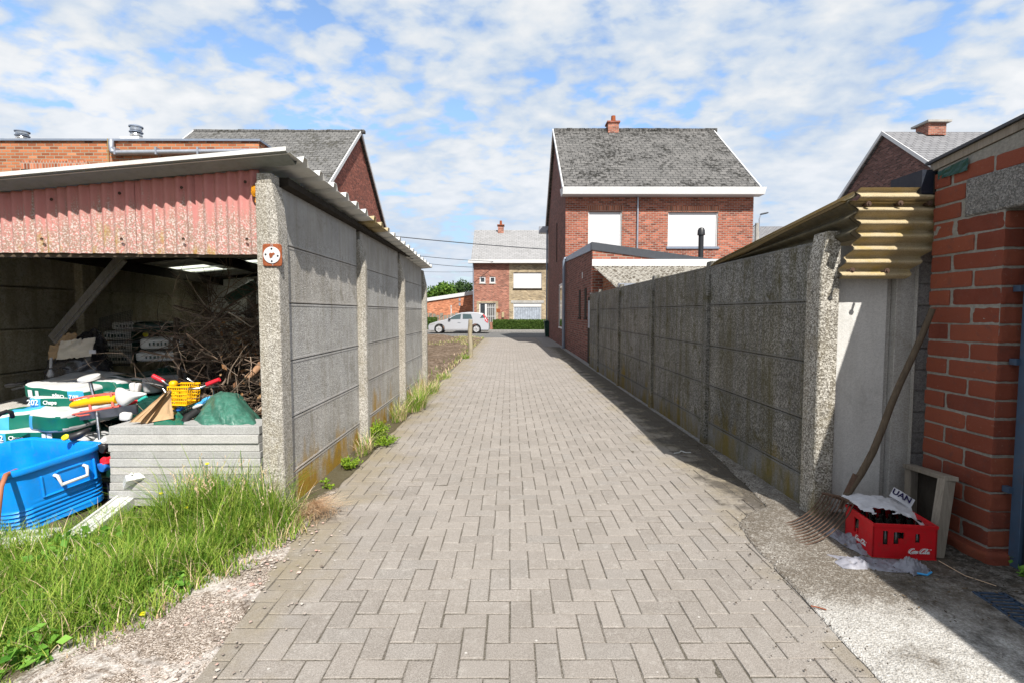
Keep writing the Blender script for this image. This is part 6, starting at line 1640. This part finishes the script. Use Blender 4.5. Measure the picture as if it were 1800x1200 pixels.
# paper over the crate
def pap(u_, v_):
    p_ = CM_ @ Vector((-.03+u_*.39, .04+v_*.32, Hc+.012))
    z = p_.z+.035*(1-(2*u_-.7)**2)*.6+.022*mn.fractal(Vector((u_*4, v_*4, 3)), 1, 2, 4)-.09*max(0, u_-.72)*max(0, 1-v_*1.2)*3+.03*v_
    y = p_.y-.05*max(0, u_-.3)*(1-v_)
    return (p_.x+.02*mn.noise(Vector((u_*3, v_*6, 1))), y, z)
mb = MB(); NU, NV = 40, 30
mb.grid(pap, NU, NV)
keep = []
for f in mb.f:
    c_ = sum((mb.v[i] for i in f), Vector())/4; uu = (f[0] % (NU+1))/NU; vv = (f[0]//(NU+1))/NV
    e = .04*mn.noise(Vector((uu*9, vv*9, 6)))
    if ((uu-.36)/.15)**2+((vv-.22)/.14)**2 < 1+e*6: continue
    if vv < .10+e+.10*max(0, .3-uu) or vv > .93+e*1.5 or uu < .03+abs(e): continue
    keep.append(f)
mb.f = keep; mb.mi = [0]*len(keep)
pp = mb.build('newspaper_sheet', M['paper'], smooth=180)
tag(pp, 'torn crumpled newspaper sheet lying over the red crate', 'newspaper')
q = at(1586, 874, 3.2)
MN = Matrix.Translation(q) @ Euler((R(58), R(10), R(-20))).to_matrix().to_4x4() @ Euler((0, 0, R(-22))).to_matrix().to_4x4()
fl = MB().grid(lambda a, b: tuple(MN @ Vector(((a-.5)*.13, (b-.5)*.07, .006*math.sin(a*5)))), 8, 4)
fo = fl.build('newspaper_corner', M['paper'], pp, local=True)
text_mesh('UAN', .052, MN @ Matrix.Translation((-.008, .006, .008)), .0006, bold=.0016).build('headline', M['print'], pp, local=True)
# crumpled plastic before and under the crate
def crum(cx, cy, sx, sy, h, seed, ang=0):
    def f(a, b):
        x = (a-.5)*sx; y = (b-.5)*sy; edge = min(1, 5*min(a, 1-a, b, 1-b))
        k = 1+.25*mn.noise(Vector((a*3, b*3, seed)))
        z = .02+edge*h*abs(mn.fractal(Vector((x*9, y*9, seed)), .8, 2.1, 5))
        return (cx+k*(x*math.cos(ang)-y*math.sin(ang)), cy+k*(x*math.sin(ang)+y*math.cos(ang)), z)
    return f
q = gnd(1565, 1000)
tag(MB().grid(crum(q.x-.10, q.y+.03, .36, .16, .045, 2.5, -.15), 44, 24).build('plastic_sheet', M['sheet'], smooth=180), 'dusty crumpled plastic sheet on the ground in front of the crate', 'plastic sheet')
q = gnd(1500, 962)
tag(MB().grid(crum(q.x, q.y+.03, .13, .34, .06, 5.5, .12), 24, 40).build('torn_plastic', M['sheet'], smooth=180), 'torn strip of grey plastic under the left side of the crate', 'plastic sheet')
q = gnd(1600, 996, .02)
def wrp(a, b):
    v = Vector(crum(q.x, q.y-.02, .17, .12, .07, 9.5, .3)(a, b)); return (v.x, v.y, v.z+.012*math.sin(a*math.pi)*math.sin(b*math.pi)+.02*abs(mn.noise(Vector((a*8, b*7, 2)))))
tag(MB().grid(wrp, 36, 28).build('sweet_wrapper', M['sheet'], smooth=50), 'crumpled white wrapper with blue edge against the crate front', 'wrapper')
MB().tube([(q.x-.03, q.y-.085, .03), (q.x+.02, q.y-.095, .025), (q.x+.06, q.y-.075, .03)], .006, 5).build('blue_edge', M['bagblue'], COL.objects['sweet_wrapper'], local=True)
# leaning framed board
fb = thing('framed_board', 'weathered wooden frame with dark board leaning between crate and brick pillar', 'board', tuple(gnd(1660, 990)))
A, B = gnd(1661, 990, .01), gnd(1661, 990, .01)+Vector((.15, .42, 0))
At, Bt = at(1667, 838, A.y+.05), at(1603, 824, B.y+.0)
A = Vector((2.60, 2.97, .005)); 
At = at(1664, 842, 3.02); Bt = at(1603, 824, 3.46); B = Vector((Bt.x-.02, Bt.y-.03, .005))
MB().bar(A, At, .055, .07, up=(1, 0, 0)).build('stile', M['wood_grey'], fb, bevel=.004)
MB().bar(B, Bt, .055, .06, up=(1, 0, 0)).build('stile', M['wood_grey'], fb, bevel=.004)
MB().bar(At+Vector((0, -.035, .015)), Bt+Vector((0, .03, .015)), .075, .028).build('rail', M['wood_grey'], fb, bevel=.004)
MB().add([A+Vector((.02, .03, .02)), B+Vector((.02, -.03, .02)), Bt+Vector((.02, -.03, -.01)), At+Vector((.02, .03, -.01)), A+Vector((.032, .03, .02)), B+Vector((.032, -.03, .02)), Bt+Vector((.032, -.03, -.01)), At+Vector((.032, .03, -.01))],
         [(0, 1, 2, 3), (7, 6, 5, 4), (0, 4, 5, 1), (1, 5, 6, 2), (2, 6, 7, 3), (3, 7, 4, 0)]).build('board', M['dark'], fb)
# fork with ten wire tines
fk = thing('manure_fork', 'old wire tined fork leaning with its worn wooden handle against the brick pillar', 'fork', tuple(gnd(1395, 937)))
Sk = at(1489, 868, 3.30); Hh = at(1639, 543, 3.27)
bend = []
for k in range(9):
    t = k/8; v = Sk.lerp(Hh, t); v += Vector((.02*math.sin(t*math.pi)+.012*math.sin(t*9), -.015*math.sin(t*6), -.02*math.sin(t*math.pi))); bend.append(v)
bend = [Sk+(Sk-bend[1])*.10]+bend
MB().tube(bend, [.020, .022, .022, .022, .021, .021, .020, .020, .019, .018], 10).build('handle', M['wood_dark'], fk, smooth=60)
MB().tube([Sk.lerp(Hh, -.08), Sk.lerp(Hh, .02), Sk.lerp(Hh, .11)], [.016, .022, .021], 10).build('socket', M['rust'], fk, smooth=60)
R0, R1 = at(1447, 866, 3.46), at(1501, 884, 3.16)
T0, T1 = gnd(1352, 922, .012), gnd(1392, 960, .012)
mid0 = at(1412, 896, 3.52)
MB().tube([R0, R0.lerp(R1, .5)+Vector((.01, 0, .01)), R1], .009, 6).tube([R0.lerp(R1, .3), Sk.lerp(Hh, -.03), R0.lerp(R1, .8)], .010, 6).build('cross_bar', M['rust'], fk, smooth=60)
for k in range(10):
    t = k/9; a = R0.lerp(R1, t); b = T0.lerp(T1, t)
    d = b-a; pts = []
    for i in range(11):
        s_ = i/10
        v = a+d*s_; v = a+d*(s_**1.35); v.z = a.z*(1-s_)**2.5+.014*s_
        v += Vector((-.03*math.sin(s_*math.pi), 0, 0)); v.z = max(v.z, .013)
        pts.append(v)
    o = MB().tube(pts, [.0042]*8+[.0038, .0034, .002], 6).build('tine', M['rust'], fk, smooth=60)
# drain grate, litter
dg = thing('drain_grate', 'blue grey slotted drain grate set in the apron before the gate', 'grate', tuple(gnd(1760, 1065)))
a, b = gnd(1712, 1040, .02), gnd(1812, 1108, .02)
d = (b-a).normalized(); nx = Vector((-d.y, d.x, 0)); 
if nx.x < 0: nx = -nx
wd = .14; L_ = 1.1
mb = MB().bar(a, a+d*L_, .018, .014).bar(a+nx*wd, a+nx*wd+d*L_, .018, .014); mb.build('frame', M['steel_blue'], dg)
mb = MB()
for k in range(34): mb.bar(a+d*(k*.032+.01)+Vector((0, 0, .001)), a+nx*wd+d*(k*.032+.01)+Vector((0, 0, .001)), .014, .012)
mb.build('bars', M['steel_blue'], dg)
MB().add([a-Vector((0, 0, .004)), a+d*L_-Vector((0, 0, .004)), a+d*L_+nx*wd-Vector((0, 0, .004)), a+nx*wd-Vector((0, 0, .004))], [(0, 1, 2, 3)]).build('sump', M['black'], dg)
q = gnd(1440, 1067, .02)
tag(MB().tube([q+Vector((-.02, .012, 0)), q, q+Vector((.025, -.018, 0))], .003, 6).lathe([(.007, 0), (.007, .003), (.005, .003), (.005, 0)], c=tuple(q+Vector((-.025, .016, -.004))), n=10).build('rusty_key', M['rust_red'], smooth=60), 'thin rusty red peg with a ring lying on the apron', 'peg')
q = gnd(1200, 795, .008)
tag(MB().tube([q+Vector(v) for v in ((-.10, -.02, 0), (-.04, -.01, .004), (.0, .05, .006), (.03, .0, .004), (.09, .01, 0))], .006, 6).build('string_scrap', M['white_pl'], smooth=60), 'scrap of white string lying in the shadow on the paving', 'string')
q = gnd(1720, 1022, .02)
tag(MB().tube([q+Vector((-.12, .12, .06)), q+Vector((-.03, .05, .01)), q+Vector((.05, -.05, .006))], .002, 5).build('dry_stalk', M['straw']), 'single dry yellow stalk lying by the foot of the pillar', 'stalk')
# ------------------------------------------------------------------ grass and weeds
def blade(mb, p, h, w, ang, lean, mi=0, seg=4, droop=1.0):
    dx, dy = math.cos(ang), math.sin(ang); sx, sy = -dy, dx
    vs = []
    for i in range(seg+1):
        t = i/seg; off = lean*h*t**2*droop; z = h*t*(1-.25*lean*t*droop); ww = w*(1-t)**.7*.5 if i < seg else 0.0003
        c = Vector((p[0]+dx*off, p[1]+dy*off, p[2]+z))
        vs += [c+Vector((sx*ww, sy*ww, 0)), c-Vector((sx*ww, sy*ww, 0))]
    mb.add(vs, [(2*i, 2*i+1, 2*i+3, 2*i+2) for i in range(seg)], mi)
r4 = random.Random(21)
GE = [(1.0, -1.95), (1.95, -1.93), (2.35, -1.78), (2.7, -1.60), (3.05, -1.52), (3.3, -1.45), (3.6, -1.50), (4.2, -1.6)]
def gedge(y):
    for (ya, xa), (yb, xb) in zip(GE, GE[1:]):
        if y <= yb: return xa+(xb-xa)*(y-ya)/(yb-ya)
    return GE[-1][1]
gm = MB(); cnt = 0
while cnt < 21000:
    y = 1.25+2.42*r4.random(); xe = gedge(y)+.05+.20*mn.noise(Vector((0, y*3.3, 0)))+.08*mn.noise(Vector((0, y*11, 4)))
    x = xe-abs(r4.random()**1.25)*2.6
    if x < -1.12*y-.5: continue
    if y > 3.60 and x > -1.9: continue
    if x < -2.95 and y > 3.22-.0*(x+2.95): continue
    if x < -2.6 and y > 3.5: continue
    edge = min(1, (xe-x)/.28)
    dens = .22+.78*edge
    cl = mn.noise(Vector((x*3.5, y*3.5, 1)))
    if r4.random() > dens*(.75+.5*cl): continue
    tall = .045+.10*edge+.07*cl
    if y > 3.05 and x > -2.4: tall += .23*edge*min(1, (y-3.05)/.4)*(1 if x > -2.5 else .2)
    if x < -2.5: tall = min(tall, .13)
    h = tall*r4.uniform(.45, 1.4)
    if r4.random() < .04: h *= 1.5
    blade(gm, (x, y, .02), h, r4.uniform(.004, .0088), r4.random()*6.28, r4.uniform(.15, 1.1), 1 if r4.random() < (.05+.22*(1-edge)) else 0)
    cnt += 1
# seed heads among the tall stems by the slabs
for k in range(40):
    y = r4.uniform(3.2, 3.6); x = r4.uniform(-2.3, -1.62); h = r4.uniform(.28, .50)
    a = r4.random()*6.28; ln = r4.uniform(.1, .5)
    blade(gm, (x, y, .02), h, .0035, a, ln, 1 if r4.random() < .5 else 0, 5)
    tip = Vector((x+math.cos(a)*ln*h, y+math.sin(a)*ln*h, .02+h*(1-.25*ln)))
    for q in range(7):
        v = tip-Vector((math.cos(a)*.3, math.sin(a)*.3, 1))*.011*q
        a2 = r4.random()*6.28; gm.add([v, v+Vector((math.cos(a2)*.012, math.sin(a2)*.012, .012)), v+Vector((math.cos(a2)*.006, math.sin(a2)*.006, .02))], [(0, 1, 2)], 1)
tag(gm.build('grass', [M['grass'], M['straw']]), 'long green grass growing in front of the shed', 'grass', kind='stuff')
# straw tuft on the paving by the post
sm = MB()
for k in range(750):
    a = r4.uniform(-2.6, .5); rr = abs(r4.gauss(0, .09))
    p = (-1.46+rr*math.cos(a)*.9, 3.66+rr*math.sin(a)*1.1, .02+.05*max(0, 1-rr*7))
    blade(sm, p, r4.uniform(.06, .16), .0035, r4.uniform(-2.2, .4), r4.uniform(.9, 1.8), 0, 4, 1.0)
tag(sm.build('straw_tuft', M['straw']), 'tuft of dead straw coloured grass flopped onto the paving by the post', 'dry grass')
# broad leaved plants
def leafplant(name, label, c, r, h, n, mat, ls, group=None, stems=True, seed=0):
    r5 = random.Random(seed); root = thing(name, label, 'weed', c, group)
    lm = MB(); sm_ = MB(); k = max(3, n//14)
    for i in range(k):
        a = r5.random()*6.28; q = r*math.sqrt(r5.random()); top = Vector((c[0]+q*math.cos(a), c[1]+q*math.sin(a), c[2]+h*r5.uniform(.5, 1)*(1-.4*q/r)))
        b = Vector((c[0]+.25*q*math.cos(a), c[1]+.25*q*math.sin(a), c[2]))
        mid = b.lerp(top, .5)+Vector((0, 0, h*.1)); sm_.tube([b, mid, top], .0022, 4, cap=False)
        pts = []
        for j in range(n//k+1):
            t = r5.random()**.6; v = b.lerp(top, t)+Vector((r5.gauss(0, ls*.9), r5.gauss(0, ls*.9), r5.gauss(0, ls*.5))); v.z = max(v.z, c[2]+.004); pts.append(v)
        leafcloud(lm, pts, ls, up=1.3, elong=1.25)
    sm_.build('stem', M['weed'], root); lm.build('foliage', mat, root)
def tuft(name, label, c, r, h, n, group=None, dry=.15, seed=0, w=.006):
    r5 = random.Random(seed); mb = MB()
    for k in range(n):
        a = r5.random()*6.28; q = r*math.sqrt(r5.random())
        blade(mb, (c[0]+q*math.cos(a)*.6, c[1]+q*math.sin(a)*1.6, c[2]), h*r5.uniform(.4, 1.1), w*r5.uniform(.6, 1.2), a+r5.gauss(0, .8), r5.uniform(.2, 1.2), 1 if r5.random() < dry else 0)
    tag(mb.build(name, [M['grass'], M['straw']]), label, 'grass tuft', group)
GW = 'weeds along the foot of the shed wall'
leafplant('leafy_weed', 'round bright green weed at the foot of the first wall bay', (-1.53, 4.72, .02), .10, .16, 380, M['weed'], .018, GW, seed=1)
leafplant('leafy_weed', 'tiny weed nearest the shed corner post at the wall foot', (-1.55, 4.18, .02), .05, .10, 70, M['weed'], .02, GW, seed=2)
leafplant('leafy_weed', 'dense yellow green weed climbing the second concrete post', (-1.56, 5.80, .02), .16, .29, 800, M['weed'], .02, GW, seed=3)
leafplant('leafy_weed', 'spreading pale weed in front of the second concrete post', (-1.43, 5.60, .02), .20, .11, 500, M['weed'], .018, GW, seed=4)
tuft('grass_tuft', 'tall grass tuft between the second and third concrete posts', (-1.54, 6.9, .02), .16, .34, 200, GW, .35, 5, .007)
tuft('grass_tuft', 'thick green grass clump beside the third concrete post', (-1.46, 7.75, .02), .24, .36, 420, GW, .15, 6, .009)
tuft('grass_tuft', 'dry tall grass stalks in front of the last wall bay', (-1.55, 8.6, .02), .2, .6, 130, GW, .6, 7, .006)
tuft('grass_tuft', 'spreading grass clump at the far end of the shed wall', (-1.50, 9.4, .02), .28, .24, 300, GW, .3, 8, .009)
tuft('grass_tuft', 'low grass fringe along the paving edge just past the shed wall', (-1.55, 11.6, .0), .3, .13, 200, GW, .3, 9, .012)
tuft('grass_tuft', 'small grass tuft around the foot of the wooden stake', (-1.46, 16.6, .0), .25, .18, 160, GW, .3, 10, .014)
tuft('grass_tuft', 'sparse dry tuft hugging the second concrete post', (-1.55, 5.25, .02), .12, .25, 160, GW, .5, 12, .006)
mv = MB()
for k in range(3600):
    y = r4.uniform(22, 29.6) if r4.random() < .88 else r4.uniform(10, 22)
    x = -1.5-abs(r4.gauss(0, 1))*(2.4 if y > 22 else .18)
    if y > 22 and mn.noise(Vector((x*.7, y*.5, 3))) < -.1: continue
    blade(mv, (x, y, .02 if x > -1.8 else .08), r4.uniform(.05, .16), .014, r4.random()*6.28, r4.uniform(.3, 1.2), 1 if r4.random() < .45 else 0, 2)
tag(mv.build('rough_grass', [M['grass'], M['straw']]), 'patchy rough grass on the soil plot near the street', 'grass', kind='stuff')
GV = 'broad leaved plants in the verge grass'
leafplant('clover_plant', 'broad leaved plant under the near edge of the blue tub', (-2.62, 2.98, .02), .22, .14, 220, M['clover'], .045, GV, seed=14)
leafplant('clover_plant', 'broad leaved plant at the lower left corner of the grass', (-2.12, 2.12, .02), .18, .10, 170, M['clover'], .045, GV, seed=15)
leafplant('clover_plant', 'broad leaved plant in front of the concrete slabs', (-2.0, 3.45, .02), .16, .34, 150, M['clover'], .045, GV, seed=16)
leafplant('clover_plant', 'small clover patch at the ragged edge of the grass', (-1.80, 2.62, .02), .12, .07, 150, M['clover'], .03, GV, seed=17)
leafplant('clover_plant', 'creeping plant between the tub plants and the gravel', (-2.3, 2.45, .02), .16, .09, 150, M['clover'], .035, GV, seed=18)
leafplant('clover_plant', 'green weed growing in the gate corner behind the pillar', (2.98, 2.72, .02), .09, .10, 140, M['clover'], .03, None, seed=19)
for lb_, px_, py_, z in (('yellow dandelion flower in front of the lower slabs', 283, 867, .25), ('yellow flower on a tall stem near the concrete post', 364, 815, .42), ('yellow flower in the middle of the grass', 328, 892, .2), ('yellow flower at the grass edge by the gravel', 251, 1079, .03)):
    p = gnd(px_, py_, z)
    d = thing('yellow_flower', lb_, 'flower', (p.x, p.y, 0), 'yellow flowers in the grass')
    MB().tube([(p.x, p.y, .02), (p.x+.01, p.y, z*.6), (p.x, p.y, z)], .0022, 4).build('stem', M['weed'], d)
    MB().lathe([(0, .006), (.012, .008), (.014, .002), (.004, -.006), (0, -.006)], c=(p.x, p.y, z), n=9).build('petals', M['lemon'], d)
dd_ = MB(); pts = []
for k in range(420):
    y = r4.uniform(3.4, 6.5); x = 2.2-abs(r4.gauss(0, .13)); pts.append((x, y, .012+.004*r4.random()))
for k in range(160):
    x = r4.uniform(2.0, 2.75); y = r4.uniform(2.3, 3.1); pts.append((x, y, .03))
leafcloud(dd_, pts, .013, up=4)
tag(dd_.build('leaf_litter', mk_twig('dark_litter', [(0, (.035, .027, .02)), (.7, (.10, .075, .05)), (1, (.2, .17, .13))])), 'dark leaf litter gathered along the foot of the right wall', 'leaf litter', kind='stuff')
